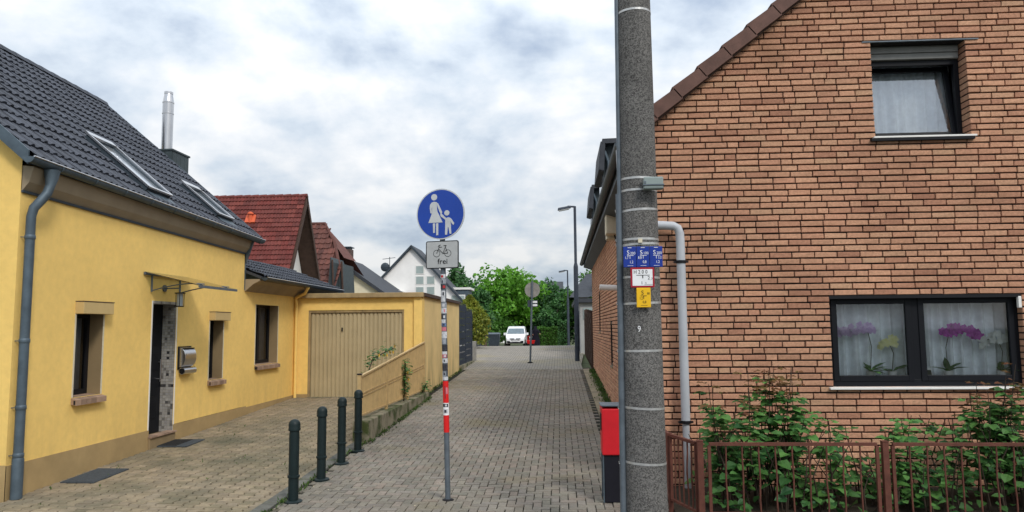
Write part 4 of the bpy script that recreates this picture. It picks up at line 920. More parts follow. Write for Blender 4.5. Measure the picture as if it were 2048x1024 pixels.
# downpipe, flue pipe, junction box
m = MB(); m.tube([(1.0,9.86,3.47),(1.40,9.86,3.45),(1.53,9.86,3.44),(1.585,9.86,3.41),(1.61,9.86,3.34),(1.615,9.86,3.2),(1.615,9.86,.86)], .058, 16); dpp = m.build('downpipe', mt['pvc'], bh, smooth=True)
m = MB(); m.tube([(1.615,9.86,.86),(1.615,9.86,.0)], .045, 14); m.build('lower_pipe', mt['pvc'], dpp, smooth=True)
m = MB(); m.tube([(1.0,9.86,3.47),(.88,9.88,3.6),(.86,9.95,4.5)], .06, 12); m.build('upper_pipe', mt['pvc'], dpp, smooth=True)
for z in (2.96, .88):
    m = MB(); m.lathe(1.615,9.86,[(.060,z-.02),(.070,z-.018),(.070,z+.018),(.060,z+.02)],16); m.box(1.52,1.71,9.84,9.88,z-.012,z+.012); m.tube([(1.615,9.9,z),(1.615,10.02,z)], .01, 6); m.build('pipe_clamp', mt['dark_frame'], dpp)
m = MB(); m.tube([(1.30,13.5,2.80),(.74,13.5,2.83)], .052, 14); m.build('vent_pipe', mt['whitepaint'], bh, smooth=True)
jb = MB(); jb.box(1.0,1.21,15.35,15.6,3.92,4.30); jb.build('junction_box', mt['cream'], bh, bevel=.02)
jb = MB(); jb.box(.97,1.21,14.9,15.3,3.98,4.38); jo = jb.build('junction_box', mt['cream'], bh, bevel=.02)
m = MB(); m.tube([(1.15,15.1,3.98),(1.19,14.9,3.7),(1.205,14.5,3.4),(1.205,14.5,2.2)], .015, 6); m.build('cable', mt['black'], jo)
# ------------------------------------------------------------------ concrete pole
PX, PY = .82, 7.5
pr_ = lambda z: .212-.0073*z
cp = thing('utility_pole', 'thick tapered concrete utility pole with exposed aggregate and steel straps', 'pole', (PX,PY,0))
m = MB(); m.lathe(PX,PY,[(pr_(z),z) for z in (-.2,0,1,2,3,4,5,6,7,8,9)],40); m.build('shaft', mt['pole'], cp, smooth=True)
m = MB(); m.tube([(PX-pr_(0)-.015,PY-.06,0),(PX-pr_(3.4)-.015,PY-.06,3.45)], .032, 12); m.tube([(PX-pr_(3.45)-.005,PY-.04,3.45),(PX-pr_(9)-.005,PY-.04,9)], .024, 12); m.build('conduit', mt['galv'], cp, smooth=True)
for i, z in enumerate((5.345,3.595,3.475,3.275,2.98,2.93,1.88,1.325,.80,2.345,2.60,7.2)):
    m = MB(); r = pr_(z)+.003; n = 40; w_ = .011; tl = RN.uniform(-.025,.025)
    vs = [(PX+rr*math.cos(2*math.pi*k/n), PY+rr*math.sin(2*math.pi*k/n), z+dz+tl*math.cos(2*math.pi*k/n)*.5) for rr,dz in ((r,-w_),(r,w_)) for k in range(n)]
    m.add(vs, [(k,(k+1)%n,n+(k+1)%n,n+k) for k in range(n)])
    a = math.pi+.22; m.tube([(PX-r*.95,PY-.06,z-w_),(PX-r-.05,PY-.075,z-w_),(PX-r-.05,PY-.075,z+w_)],.004,4) if z < 3.4 else None
    m.build('strap', mt['strap'], cp)
m = MB(); m.box(PX-.035,PX+.005,PY-pr_(2.95)-.03,PY-pr_(2.95)+.02,2.935,2.975); m.build('strap_lock', mt['cream'], cp)
text_part('9', .085, mt['white'], cp, (PX-.045,PY-pr_(2.09)-.004,2.09), 'pole_number', (math.pi/2,0,.0), .003, .8)
gb = thing('junction_box', 'small grey green metal box strapped to the concrete pole', 'box', (PX+.13,PY-.24,3.45))
m = MB(); m.box(.845,1.035,7.20,7.30,3.455,3.575); m.build('housing', mt['greybox'], gb, bevel=.012)
m = MB(); m.box(.838,1.042,7.19,7.302,3.49,3.50); m.build('lid_seam', mt['galv'], gb)
m = MB(); m.box(.848,.866,7.19,7.201,3.51,3.53); m.build('latch', mt['galv'], gb)
# marker plates
YP = 7.262
def plate(name, label, x0,x1,z0,z1,face,border,bw,lines,ink,rules=(),group=None):
    r = thing(name, label, 'marker plate', ((x0+x1)/2,YP,z0), group)
    m = MB(); m.box(x0,x1,YP,YP+.012,z0,z1); b = m.build('backing', border, r, bevel=.004)
    m = MB(); m.box(x0+bw,x1-bw,YP-.002,YP+.0005,z0+bw,z1-bw); m.build('face', face, r)
    for (tx,fx,fz,s,sx_) in lines: text_part(tx, s, ink, r, (x0+(x1-x0)*fx, YP-.003, z0+(z1-z0)*fz), sx=sx_)
    m = MB()
    for (a,b_,c,d) in rules: m.box(x0+(x1-x0)*a,x0+(x1-x0)*b_,YP-.0036,YP-.0021,z0+(z1-z0)*c,z0+(z1-z0)*d)
    if rules: m.build('ruled_lines', ink, r)
    m = MB(); m.tube([((x0+x1)/2,YP+.012,(z0+z1)/2),((x0+x1)/2,PY-.15,(z0+z1)/2)], .012, 6); m.build('bracket', mt['galv'], r)
    return r
T = [(.28,.80,.555,.575),(.50,.535,.41,.555),(.35,.65,.93,.955),(.3,.75,.07,.085)]
bw = .127
for i, (a,b,c,lab) in enumerate((('200','1,7','1,2','blue plate reading S 200, first of three beside the conduit'),('100','8,8','0,8','blue plate reading S 100 between the two other blue plates'),('200','3,2','1,2','blue plate reading S 200 overhanging the pole edge'))):
    xx = .634+i*.1275
    left = i < 2
    plate('marker_plate', lab, xx, xx+.125, 2.692, 2.896, mt['hblue'], mt['hblue'], .004, [('S',.38,.70,.060,1),(a,.74,.67,.038,.9),(b,.26 if left else .78,.46,.036,.8),(c,.62,.25,.038,.8)], mt['white'], T, 'blue marker plates on the pole')
plate('marker_plate', 'white plate with red border reading H 200', .70,.930,2.494,2.690, mt['white'], mt['maroon'], .018, [('H 2 0 0',.42,.77,.052,.85),('2',.76,.47,.046,1),(',7',.88,.42,.03,1),('1',.47,.22,.046,1),(',2',.62,.2,.03,1)], mt['blacktxt'], [(.24,.80,.60,.625),(.49,.53,.46,.60),(.66,.92,.14,.15)])
plate('marker_plate', 'yellow plate reading S 80 below the white plate', .753,.890,2.300,2.492, mt['yellow'], mt['yellow'], .004, [('S',.42,.74,.058,1),('80',.84,.70,.032,.8),('1,2',.32,.46,.034,.8),('0,8',.55,.27,.036,.8)], mt['blacktxt'], [(.28,.72,.575,.6),(.48,.52,.43,.575),(.3,.75,.10,.115)])
# ------------------------------------------------------------------ litter bin
bn = thing('litter_bin', 'rectangular litter bin with red hood on a black body', 'bin', (.70,9.32,gz(9.32)))
zb = gz(9.32)
m = MB(); m.box(.515,.885,9.18,9.50,zb,.60); m.build('body', mt['binblack'], bn, bevel=.01)
m = MB(); m.hexa([(.495,9.15,.575),(.905,9.15,.575),(.905,9.53,.575),(.495,9.53,.575),(.495,9.15,1.125),(.905,9.15,1.125),(.905,9.53,1.155),(.495,9.53,1.155)]); m.build('hood', mt['binred'], bn, bevel=.012)
m = MB(); m.box(.485,.915,9.14,9.54,1.157,1.168); m.build('rim', mt['galv'], bn)
m = MB(); m.box(.487,.494,9.22,9.46,.86,1.06); m.build('opening', mt['black'], bn)
for yy in (9.17,9.495): m = MB(); m.box(.50,.514,yy,yy+.015,zb,.58); m.build('leg', mt['zinc'], bn)
# ------------------------------------------------------------------ garden, fence
gs = MB(); gs.box(1.27,10,8.16,9.985,-.2,.05); structure(gs.build('garden_bed', mt['soil']))
gk = MB(); gk.box(1.40,10,8.05,8.155,-.1,.09); tag(gk.build('garden_kerb', mt['concrete'], None, (1.4,8.05,0), bevel=.01), 'low concrete kerb under the oxide red fence', 'kerb')
fe = thing('garden_fence', 'oxide red metal fence with upright bars around the front garden', 'fence', (1.45,8.1,.08))
def fpanel(a, b, n, zt_, zb_):
    a, b = Vector((*a,0)), Vector((*b,0)); d = (b-a)
    m = MB(); m.beam(a+Vector((0,0,zt_)), b+Vector((0,0,zt_)), .035, .032); m.build('top_rail', mt['rust'], fe)
    m = MB(); m.beam(a+Vector((0,0,zb_)), b+Vector((0,0,zb_)), .03, .025); m.build('bottom_rail', mt['rust'], fe)
    for p in (a,b):
        m = MB(); m.beam(p+Vector((0,0,zb_-.02)), p+Vector((0,0,zt_-.017)), .032, .032); m.build('frame_upright', mt['rust'], fe)
    for i in range(1, n+1):
        p = a+d*(i/(n+1)); m = MB(); k1, k2 = RN.uniform(-.006,.006), RN.uniform(-.006,.006)
        pts = [p+Vector((k1*math.sin(t*9)+.002*math.sin(t*60),0,zb_+(zt_-zb_)*t)) for t in [j/10 for j in range(11)]]
        m.tube(pts, [.0085+.0015*(j%2) for j in range(11)], 6); m.build('bar', mt['rust'], fe, smooth=True)
def fpost(x, y, w_=.055, h=.915):
    m = MB(); m.box(x-w_/2,x+w_/2,y-w_/2,y+w_/2,-.05,h); m.box(x-w_/2-.004,x+w_/2+.004,y-w_/2-.004,y+w_/2+.004,h,h+.008); m.build('post', mt['rust'], fe)
fpost(1.465,8.1,.06,.905); fpanel((1.56,8.1),(3.285,8.1),9,.872,.16); fpost(3.365,8.1,.06,.90); fpanel((3.445,8.1),(5.17,8.1),9,.872,.16); fpost(5.25,8.1,.06,.90); fpanel((5.33,8.1),(7.05,8.1),9,.872,.16); fpost(7.13,8.1)
fpanel((1.43,8.15),(1.25,8.72),5,.875,.16); fpost(1.24,8.76,.05,.89); fpanel((1.235,8.83),(1.215,9.85),6,.875,.16)
# ------------------------------------------------------------------ footpath sign
SX, SY = -1.40, 9.29
lean = lambda z: SX-.0215*z
ts = thing('traffic_sign', 'round blue footpath sign with bicycle plate on a sticker covered post', 'traffic sign', (SX,SY,gz(SY)))
m = MB(); m.tube([(lean(0),SY,-.05),(lean(3.86),SY,3.86)], .034, 18); po = m.build('post', mt['galv'], ts, smooth=True)
m = MB(); m.lathe(SX,SY,[(.07,.0),(.07,.018),(.036,.024)],14); m.build('post_foot', mt['rubber'], po)
STK = {'r':M('sticker_red',(.42,.03,.03),.6,.4,60),'w':M('sticker_white',(.52,.53,.55),.6,.35,55),'g':M('sticker_grey',(.27,.29,.32),.6,.4,60),'k':M('sticker_black',(.035,.035,.045),.6,.6,50),'p':M('sticker_pink',(.55,.16,.20),.6,.15,20),'b':M('sticker_blue',(.12,.18,.32),.6,.15,20)}
def band(z0, z1, mat, a0=0, a1=2*math.pi, r=.0355, name='sticker'):
    m = MB(); n = 14; vs = []
    for k in range(n+1):
        a = a0+(a1-a0)*k/n
        for z in (z0,z1): vs.append((lean(z)+r*math.cos(a), SY+r*math.sin(a), z))
    m.add(vs, [(2*k,2*k+2,2*k+3,2*k+1) for k in range(n)]); m.build(name, mat, po)
band(.83,1.04,mt['red'],name='red_band'); band(1.19,1.46,mt['red'],name='red_band'); band(1.04,1.19,mt['white'],name='white_band')
R = random.Random(21); z = 1.06
band(1.062,1.115,STK['w'],3.6,5.6,.0362); band(1.07,1.105,STK['k'],4.2,5.0,.0367); band(1.14,1.18,STK['k'],3.5,5.7,.0362); band(1.148,1.172,STK['w'],4.5,5.2,.0367); band(1.24,1.40,STK['k'],4.5,4.75,.0362); band(1.30,1.38,STK['p'],4.9,5.6,.0364)
z = 1.47; seq = 'wgkwpwkgwpbwkwgwwkgwpwgwbgwwgpwgwg'
i = 0
while z < 2.78:
    h = R.uniform(.035,.085); c = seq[i%len(seq)]; a = R.uniform(2.9,3.6)
    band(z, z+h, STK[c], a, a+R.uniform(1.9,3.0), .0362+.0002*(i%3))
    if R.random() < .7: b0 = R.uniform(3.5,4.8); band(z+h*.2, z+h*.75, STK[R.choice('krkwp')], b0, b0+R.uniform(.4,1.0), .0370+.0002*(i%3))
    z += h*R.uniform(.95,1.25); i += 1
# round plate
SGA = rad(-12)
def sgp(v):
    c, q_ = math.cos(SGA), math.sin(SGA); x, y = v[0]+1.475, v[1]-SY; return (-1.475+x*c-y*q_, SY+x*q_+y*c, v[2])
def sg(m): m.v = [sgp(v) for v in m.v]; return m
cz = 3.562; cxs = -1.479; YS_ = SY-.05
def disc(m, cx, cz_, r, y0, y1, n=48): m.prism([(cx+r*math.cos(2*math.pi*k/n), cz_+r*math.sin(2*math.pi*k/n)) for k in range(n)], lambda a,b,t: (a,t,b), y0, y1)
m = MB(); disc(m, cxs, cz, .326, YS_, YS_+.012); rp = sg(m).build('round_plate', mt['signgrey'], ts)
m = MB(); disc(m, cxs, cz, .311, YS_-.002, YS_-.0005); sg(m).build('blue_field', mt['signblue'], rp)
sc = .326/245
def P2(x, y): return (cxs+(x-325)*sc, cz-(y-350)*sc)
m = MB(); ly = [0]
def shape(pts): ly[0] += 1; m.prism([P2(*p) for p in pts], lambda a,b,t: (a,t,b), YS_-.0032-.0003*ly[0], YS_-.0021)
def circ(x,y,r): shape([(x+r*math.cos(2*math.pi*k/20), y+r*math.sin(2*math.pi*k/20)) for k in range(20)])
circ(262,185,31); shape([(238,234),(262,229),(288,234),(292,300),(296,332),(240,342),(240,290)]); shape([(241,338),(296,326),(349,432),(203,432)])
shape([(236,236),(243,250),(236,300),(241,344),(224,338),(217,290),(219,258)]); shape([(286,234),(304,248),(345,335),(332,352),(318,330),(296,275)])
shape([(249,438),(272,438),(270,530),(253,530)]); shape([(282,438),(305,438),(304,554),(284,554)])
circ(392,343,26); shape([(376,396),(402,386),(424,390),(434,470),(428,482),(376,482)]); shape([(324,350),(334,343),(386,394),(380,412),(330,374)]); shape([(422,390),(438,402),(467,446),(459,462),(444,450),(426,418)])
shape([(375,478),(402,478),(395,552),(374,552)]); shape([(408,478),(432,474),(438,544),(420,546)])
sg(m).build('pictogram', mt['signgrey'], rp)
# bicycle plate
px0,px1,pz0,pz1 = -1.675,-1.235,2.866,3.218; pcx = (px0+px1)/2; pcz = (pz0+pz1)/2
def rrect(x0,x1,z0,z1,r,n=5):
    o = []
    for cx,cz_,a0 in ((x1-r,z1-r,0),(x0+r,z1-r,90),(x0+r,z0+r,180),(x1-r,z0+r,270)):
        o += [(cx+r*math.cos(rad(a0+90*k/n)), cz_+r*math.sin(rad(a0+90*k/n))) for k in range(n+1)]
    return o
m = MB(); m.prism(rrect(px0,px1,pz0,pz1,.025), lambda a,b,t: (a,t,b), YS_, YS_+.010); bp_ = sg(m).build('bicycle_plate', mt['blacktxt'], ts)
m = MB(); m.prism(rrect(px0+.012,px1-.012,pz0+.012,pz1-.012,.015), lambda a,b,t: (a,t,b), YS_-.002, YS_-.0005); sg(m).build('plate_face', mt['plategrey'], bp_)
s2 = .44/337
def Q(x, y): return (pcx+(x-346)*s2, pcz-(y-767)*s2)
m = MB(); yb = YS_-.0035
def ringw(x,y,r,w_):
    c = Q(x,y); n = 28; vs = []
    for rr in (r*s2-w_/2, r*s2+w_/2): vs += [(c[0]+rr*math.cos(2*math.pi*k/n), yb, c[1]+rr*math.sin(2*math.pi*k/n)) for k in range(n)]
    m.add(vs, [(k,(k+1)%n,n+(k+1)%n,n+k) for k in range(n)])
def line(a, b, w_=.006):
    ly[0] += 1; A_, B_ = Q(*a), Q(*b); m.beam((A_[0],yb-.0003*(ly[0]%9),A_[1]),(B_[0],yb-.0003*(ly[0]%9),B_[1]), w_, .002, (0,1,0))
ringw(290,755,33,.006); ringw(405,755,33,.006)
for a,b in (((290,755),(318,688)),((308,706),(356,756)),((356,756),(384,682)),((356,756),(405,755)),((405,755),(380,694)),((318,688),(316,676)),((303,690),(316,676)),((316,695),(345,693)),((316,676),(332,672)),((362,679),(394,679))): line(a,b)
sg(m).build('bicycle_pictogram', mt['blacktxt'], bp_)
text_part('frei', .098, mt['blacktxt'], bp_, sgp((pcx+.008, yb-.001, pcz-.088)), rot=(math.pi/2,0,SGA), sx=1.05, ext=.001)
m = MB()
for z in (3.45,3.70,3.10,2.95): m = MB(); m.box(lean(z)-.05,lean(z)+.05,SY-.036,SY+.04,z-.012,z+.012); m.build('clamp', mt['galv'], ts)
# second sign seen from behind
t2 = thing('traffic_sign', 'round sign seen from its grey back with a small plate, farther up the lane', 'traffic sign', (-1.19,29.9,gz(29.9)))
m = MB(); m.tube([(-1.19,29.9,.6),(-1.065,29.9,3.98)], .038, 12); m.build('post', mt['galv'], t2, smooth=True)
m = MB(); disc(m, -1.07, 3.62, .31, 29.95, 29.965, 32); m.build('round_plate', mt['concrete'], t2)
m = MB(); m.box(-1.27,-.86,29.95,29.96,2.93,3.20); m.build('small_plate', mt['lamp_grey'], t2)
m = MB(); m.box(-1.06,-.88,29.93,29.949,3.09,3.17); m.box(-1.06,-.88,29.93,29.949,2.96,3.04); m.build('back_sticker', mt['white'], t2)
m = MB(); m.lathe(-1.19,29.9,[(.11,.66),(.11,.72),(.05,.74)],10); m.build('post_foot', mt['rubber'], t2)
# ------------------------------------------------------------------ street lamps
def lamp(name, x, y, h, label, s=1):
    r = thing(name, label, 'street lamp', (x,y,gz(y)), 'street lamps along the lane'); z0 = gz(y)
    m = MB(); m.lathe(x,y,[(.095,z0-.05),(.095,z0+h*.60),(.09,z0+h*.61),(.058,z0+h*.63),(.055,z0+h)],14); m.build('mast', mt['lamp_grey'], r, smooth=True)
    m = MB(); m.tube([(x,y,z0+h-.02),(x-.28,y,z0+h+.0),(x-.30,y,z0+h-.0)], .04, 8); m.build('arm', mt['lamp_grey'], r)
    m = MB(); m.hexa([(x-.72,y-.10,z0+h-.17),(x-.16,y-.10,z0+h-.07),(x-.16,y+.10,z0+h-.07),(x-.72,y+.10,z0+h-.17),(x-.70,y-.07,z0+h-.06),(x-.16,y-.08,z0+h+.03),(x-.16,y+.08,z0+h+.03),(x-.70,y+.07,z0+h-.06)]); m.build('lamp_head', mt['lamp_grey'], r, bevel=.02)
    m = MB(); m.hexa([(x-.66,y-.07,z0+h-.205),(x-.24,y-.07,z0+h-.13),(x-.24,y+.07,z0+h-.13),(x-.66,y+.07,z0+h-.205),(x-.68,y-.085,z0+h-.165),(x-.22,y-.085,z0+h-.083),(x-.22,y+.085,z0+h-.083),(x-.68,y+.085,z0+h-.165)]); m.build('lamp_cover', mt['signgrey'], r)
    m = MB(); m.box(x-.05,x+.05,y-.105,y-.09,z0+.6,z0+1.1); m.build('access_door', mt['zinc_d'], r)
lamp('street_lamp', .715, 30.75, 6.42, 'tall grey street lamp beside the woven fence')
lamp('street_lamp', .72, 60, 6.1, 'small distant street lamp standing beyond the crest')
# ------------------------------------------------------------------ vegetation helpers
def leaf_cloud(m, pts, size, R, flat=.0):
    for p in pts:
        d = Vector((R.gauss(0,1),R.gauss(0,1),R.gauss(0,1)-.3)).normalized(); n = Vector((R.gauss(0,1),R.gauss(0,1),R.gauss(0,1)+1.0)).normalized(); s = d.cross(n)
        if s.length < .05: continue
        s.normalize(); n = s.cross(d); L_ = size*R.uniform(.7,1.35); w_ = L_*.34; p = Vector(p)
        m.add([p, p+d*L_*.5-s*w_+n*w_*.25, p+d*L_, p+d*L_*.5+s*w_+n*w_*.25], [(0,1,2),(0,2,3)])
def blob(R, c, r, n, surf=.55):
    out = []
    for _ in range(n):
        v = Vector((R.gauss(0,1),R.gauss(0,1),R.gauss(0,1))).normalized(); q = (R.uniform(surf**3,1))**(1/3) if R.random() < .8 else R.random()
        out.append((c[0]+v.x*r[0]*q, c[1]+v.y*r[1]*q, c[2]+v.z*r[2]*q))
    return out
def tree(label, x, y, h, rx, rz, leaf, size, nclump, nleaf, seed, name='broadleaf_tree', trunk=.16, group='trees behind the lane', cz=None):
    R = random.Random(seed); z0 = gz(y); r = thing(name, label, 'tree', (x,y,z0), group)
    cz = cz or h-rz
    m = MB(); tr = MB(); tr.tube([(x,y,z0-.1),(x+.06,y,z0+h*.25),(x-.05,y+.05,z0+h*.5),(x+.03,y,z0+h*.8)], [trunk,trunk*.8,trunk*.55,trunk*.2], 9)
    for k in range(nclump):
        v = Vector((R.gauss(0,1),R.gauss(0,1),R.gauss(0,.9))).normalized(); q = R.uniform(.35,.88)
        c = (x+v.x*rx*q, y+v.y*rx*q, z0+cz+v.z*rz*q); cr_ = R.uniform(.22,.42)
        leaf_cloud(m, blob(R, c, (rx*cr_,rx*cr_,rz*cr_*.8), nleaf), size, R)
        if k % 3 == 0: a = R.uniform(.25,.6); tr.tube([(x,y,z0+h*a),((x+c[0])/2,(y+c[1])/2,z0+h*a*.5+c[2]*.5-z0*.5+.1),c], [trunk*.35,trunk*.22,trunk*.08], 6)
    tr.build('trunk', mt['bark'], r, smooth=True); m.build('crown', leaf, r, stuff=False)
    return r
# trees beyond the crest
tree('bright green broadleaf tree behind the white van', -5.4, 76, 9.2, 4.2, 4.4, LF['tree'], .42, 44, 170, 1, trunk=.25)
tree('bright green tree with drooping crown right behind the van bonnet side', -3.5, 82, 7.6, 2.9, 3.4, LF['tree'], .40, 26, 150, 2, trunk=.2)
tree('pale green tree rising above the white gable house roof edge', -12.2, 84, 9.6, 2.6, 3.4, LF['tree2'], .36, 26, 150, 3, trunk=.22)
tree('dark green tree behind the grey sign back', -1.0, 80, 7.6, 2.6, 3.6, LF['tree2'], .34, 26, 170, 4)
tree('broad dark tree right of the grey sign back', .9, 74, 6.0, 2.3, 2.9, LF['tree2'], .32, 24, 170, 5)
tree('dense dark green tree beside the distant street lamp', 2.6, 70, 6.6, 2.2, 3.2, LF['hedge'], .32, 26, 170, 6)
tree('dark green tree behind the white outbuilding', 4.2, 66, 6.2, 1.8, 2.9, LF['tree2'], .30, 22, 150, 7)
tree('low dark tree filling the gap behind the hedge', -.2, 71, 4.4, 2.2, 2.1, LF['tree2'], .3, 24, 150, 8, cz=2.2)
tree('leafy green tree behind the golden conifer', -7.6, 62, 6.0, 2.4, 2.9, LF['tree2'], .3, 28, 150, 9)
tree('low green bush tree left of the van', -6.9, 72, 4.6, 2.6, 2.3, LF['hedge'], .32, 28, 150, 10, cz=2.3)
tree('dark bushy tree behind the person', -2.4, 78, 5.0, 2.4, 2.4, LF['tree2'], .3, 24, 150, 12, cz=2.5)
# golden conifer: narrow cone
def conifer(label, x, y, h, r0, leaf, seed, n=3400, size=.16):
    R = random.Random(seed); z0 = gz(y); r = thing('golden_conifer', label, 'conifer', (x,y,z0)); m = MB()
    pts = []
    lob = [(R.uniform(0,6.28), R.uniform(0,1), R.uniform(.75,1.25)) for _ in range(40)]
    for _ in range(n):
        t = R.random()**.75; a = R.uniform(0,6.28); b_ = min(lob, key=lambda l: abs((l[0]-a+3.14)%6.28-3.14)+abs(l[1]-t)*3)
        q = R.uniform(.72,1.02)*b_[2]*r0*(math.sin(min(1,(1-t)*1.35)*math.pi/2))**.8
        pts.append((x+math.cos(a)*q, y+math.sin(a)*q, z0+.25+t*(h-.25)))
    leaf_cloud(m, pts, size, R); m.build('crown', leaf, r)
    t_ = MB(); t_.tube([(x,y,z0-.1),(x,y,z0+h*.6)], [.1,.04], 8); t_.build('trunk', mt['bark'], r)
conifer('golden yellow conifer behind the dark mesh fence', -4.95, 41.0, 2.85, .95, LF['conifer'], 3, 7000, .15)
# hedges
def hedge(label, x0,x1,y0,y1,h,seed,leaf,n):
    R = random.Random(seed); yc = (y0+y1)/2; z0 = min(gz(y0),gz(y1)); m = MB(); pts = []
    for _ in range(n):
        u,v,w_ = R.random(),R.random(),R.random(); f = R.random()
        if f < .6: v = R.uniform(0,.12)
        elif f < .85: w_ = R.uniform(.9,1.02)
        pts.append((x0+(x1-x0)*u, y0+(y1-y0)*v, z0+h*w_+.06*math.sin(u*9)))
    leaf_cloud(m, pts, .14, R); r = thing('hedge', label, 'hedge', ((x0+x1)/2,yc,z0)); m.build('foliage', leaf, r)
    b = MB(); b.box(x0+.1,x1-.1,y0+.12,y1-.1,z0-.1,z0+h*.9); b.build('inner_branches', mt['stem'], r)
hedge('clipped bright green hedge behind the person', -2.0,-.2,68,69.2,1.75,1,LF['hedge'],2600)
hedge('darker clipped hedge next to the distant street lamp', -.1,.75,62,63.5,2.1,2,LF['tree2'],2000)
hedge('dark hedge behind the timber fence left of the van', -9.5,-5.6,58,59.5,1.7,3,LF['tree2'],3200)
# ------------------------------------------------------------------ houses behind
def window_part(parent, x0,x1,z0,z1,y, nx=1, nz=1, frame=None):
    m = MB(); t=.06; m.box(x0,x1,y-.03,y-.002,z0,z1); w = m.build('window', frame or mt['whitepaint'], parent); dx, dz = (x1-x0)/nx, (z1-z0)/nz
    for i in range(nx):
        for j in range(nz):
            m = MB(); m.box(x0+dx*i+t,x0+dx*(i+1)-t,y-.04,y-.0305,z0+dz*j+t,z0+dz*(j+1)-t); m.build('pane', PANE, w)
PANE = M('far_window_pane', (.33,.40,.39), .25, .1, 2, spec=.6)
# house with red tiled roof
rh = thing('red_roof_house', 'white house with steep bright red tiled roof', 'house', (-14,31,gz(31)))
VX = -10.8; ry, rzz, ey, ez = 31.0, 7.8, 28.8, 3.7; sl_ = (rzz-ez)/(ry-ey)
m = MB(); m.hexa([(-19,ey,ez-.12),(VX,ey,ez-.12),(VX,ry,rzz-.12),(-19,ry,rzz-.12),(-19,ey,ez),(VX,ey,ez),(VX,ry,rzz),(-19,ry,rzz)]); m.hexa([(-19,ry,rzz-.12),(VX,ry,rzz-.12),(VX,2*ry-ey,ez-.12),(-19,2*ry-ey,ez-.12),(-19,ry,rzz),(VX,ry,rzz),(VX,2*ry-ey,ez),(-19,2*ry-ey,ez)])
rr_ = m.build('roof', mt['brownwood'], rh)
cc, ss = (ry-ey)/math.hypot(ry-ey,rzz-ez), (rzz-ez)/math.hypot(ry-ey,rzz-ez); ln_ = math.hypot(ry-ey,rzz-ez)
tile_roof(rr_, (VX-.30*25-.02,ey-.05,ez+.005), (1,0,0), (0,cc,ss), 25, 20, .30, ln_/20+.002, mt['tile_red'], PROF2, order=lambda p: -p.x*.6-p.z, lift=.045)
m = MB()
for i in range(24): m = MB(); m.tube([(VX-.36*i-.40,ry,rzz+.03),(VX-.36*i-.2,ry,rzz+.05),(VX-.36*i,ry,rzz+.06)], .10, 8); m.build('ridge_tile', mt['tile_red'], rr_, smooth=True)
m = MB(); m.hexa([(VX-.65,ey-.02,ez-.02),(VX+.02,ey-.02,ez-.02),(VX+.02,ry,rzz-.02),(VX-.65,ry,rzz-.02),(VX-.65,ey,ez+.001),(VX+.02,ey,ez+.001),(VX+.02,ry,rzz+.001),(VX-.65,ry,rzz+.001)]); m.box(VX,VX+.03,ry-.05,ry+.05,rzz-.3,rzz+.05)
for s in (-1,1):
    p = lambda d: ry+s*d
    m.hexa([(VX,p(0),rzz-.30),(VX+.03,p(0),rzz-.30),(VX+.03,p(2.25),ez-.40),(VX,p(2.25),ez-.40),(VX,p(0),rzz+.03),(VX+.03,p(0),rzz+.03),(VX+.03,p(2.25),ez-.07),(VX,p(2.25),ez-.07)])
m.build('verge_board', mt['brownwood'], rr_)
m = MB()
for i in range(26):
    d0, d1 = i*.086, i*.086+.079
    m.hexa([(VX-.75,ry+d0,rzz-d0*sl_-.15),(VX-.01,ry+d0,rzz-d0*sl_-.15),(VX-.01,ry+d1,rzz-d1*sl_-.15),(VX-.75,ry+d1,rzz-d1*sl_-.15),(VX-.75,ry+d0,rzz-d0*sl_-.122),(VX-.01,ry+d0,rzz-d0*sl_-.122),(VX-.01,ry+d1,rzz-d1*sl_-.122),(VX-.75,ry+d1,rzz-d1*sl_-.122)])
m.build('soffit_boards', mt['brownwood'], rr_)
m = MB(); XG = VX-.75; m.add([(XG,ey+.2,0),(XG,2*ry-ey-.2,0),(XG,2*ry-ey-.2,ez+.1),(XG,ry,rzz-.25),(XG,ey+.2,ez+.1)],[(0,1,2,3,4)]); m.quad((-19,ey+.2,0),(XG,ey+.2,0),(XG,ey+.2,ez+.1),(-19,ey+.2,ez+.1)); m.build('wall', mt['white_wall'], rh)
m = MB(); m.box(XG,XG+.05,29.7,30.2,4.0,5.3); m.build('window', mt['brownwood'], rh)
m = MB(); vx, vy, vz = -13.0, 30.42, ez+sl_*(30.42-ey); m.prism([(-.22,-.10),(.22,-.10),(.20,.08),(-.20,.08)], lambda a,b,t: (vx+a, vy+b-t, vz+b*sl_+t), .05, .11); m.lathe(vx,vy-.12,[(.09,vz-.1),(.08,vz+.26),(.13,vz+.27),(.12,vz+.33),(.05,vz+.37)],12); m.build('roof_vent', M('orange_clay_vent',(.62,.12,.05),.7,.1,6), rr_)
# house with brown half hipped roof, steep dark gables, white lean-to
def sh(m, d): m.v = [(x+d,y,z) for x,y,z in m.v]; return m
bhh = thing('brown_roof_house', 'house with brown half hipped tiled roof and dark clad gables', 'house', (-13,39,gz(38)))
ry, rzz, ey, ez = 40, 7.85, 36, 3.3; bx = -11.95
m = MB()
m.add([(-19,ey,ez),(-10.4,ey,ez),(-10.35,37.6,5.12),(-11.1,39.0,6.7),(bx,ry,rzz),(-19,ry,rzz)],[(0,1,2,3,4,5)])
m.add([(bx,ry,rzz),(-11.1,39.0,6.7),(-10.5,38.8,5.9),(-10.5,41.2,5.9),(-11.1,41,6.7)],[(0,1,2,3,4)])
m.add([(-19,44,ez),(-10.4,44,ez),(-10.35,42.4,5.12),(-11.1,41.0,6.7),(bx,ry,rzz),(-19,ry,rzz)],[(5,4,3,2,1,0)])
b2 = sh(m,-0.95).build('roof', mt['tile_brown'], bhh)
ln_ = math.hypot(4,4.55); cc, ss = 4/ln_, 4.55/ln_
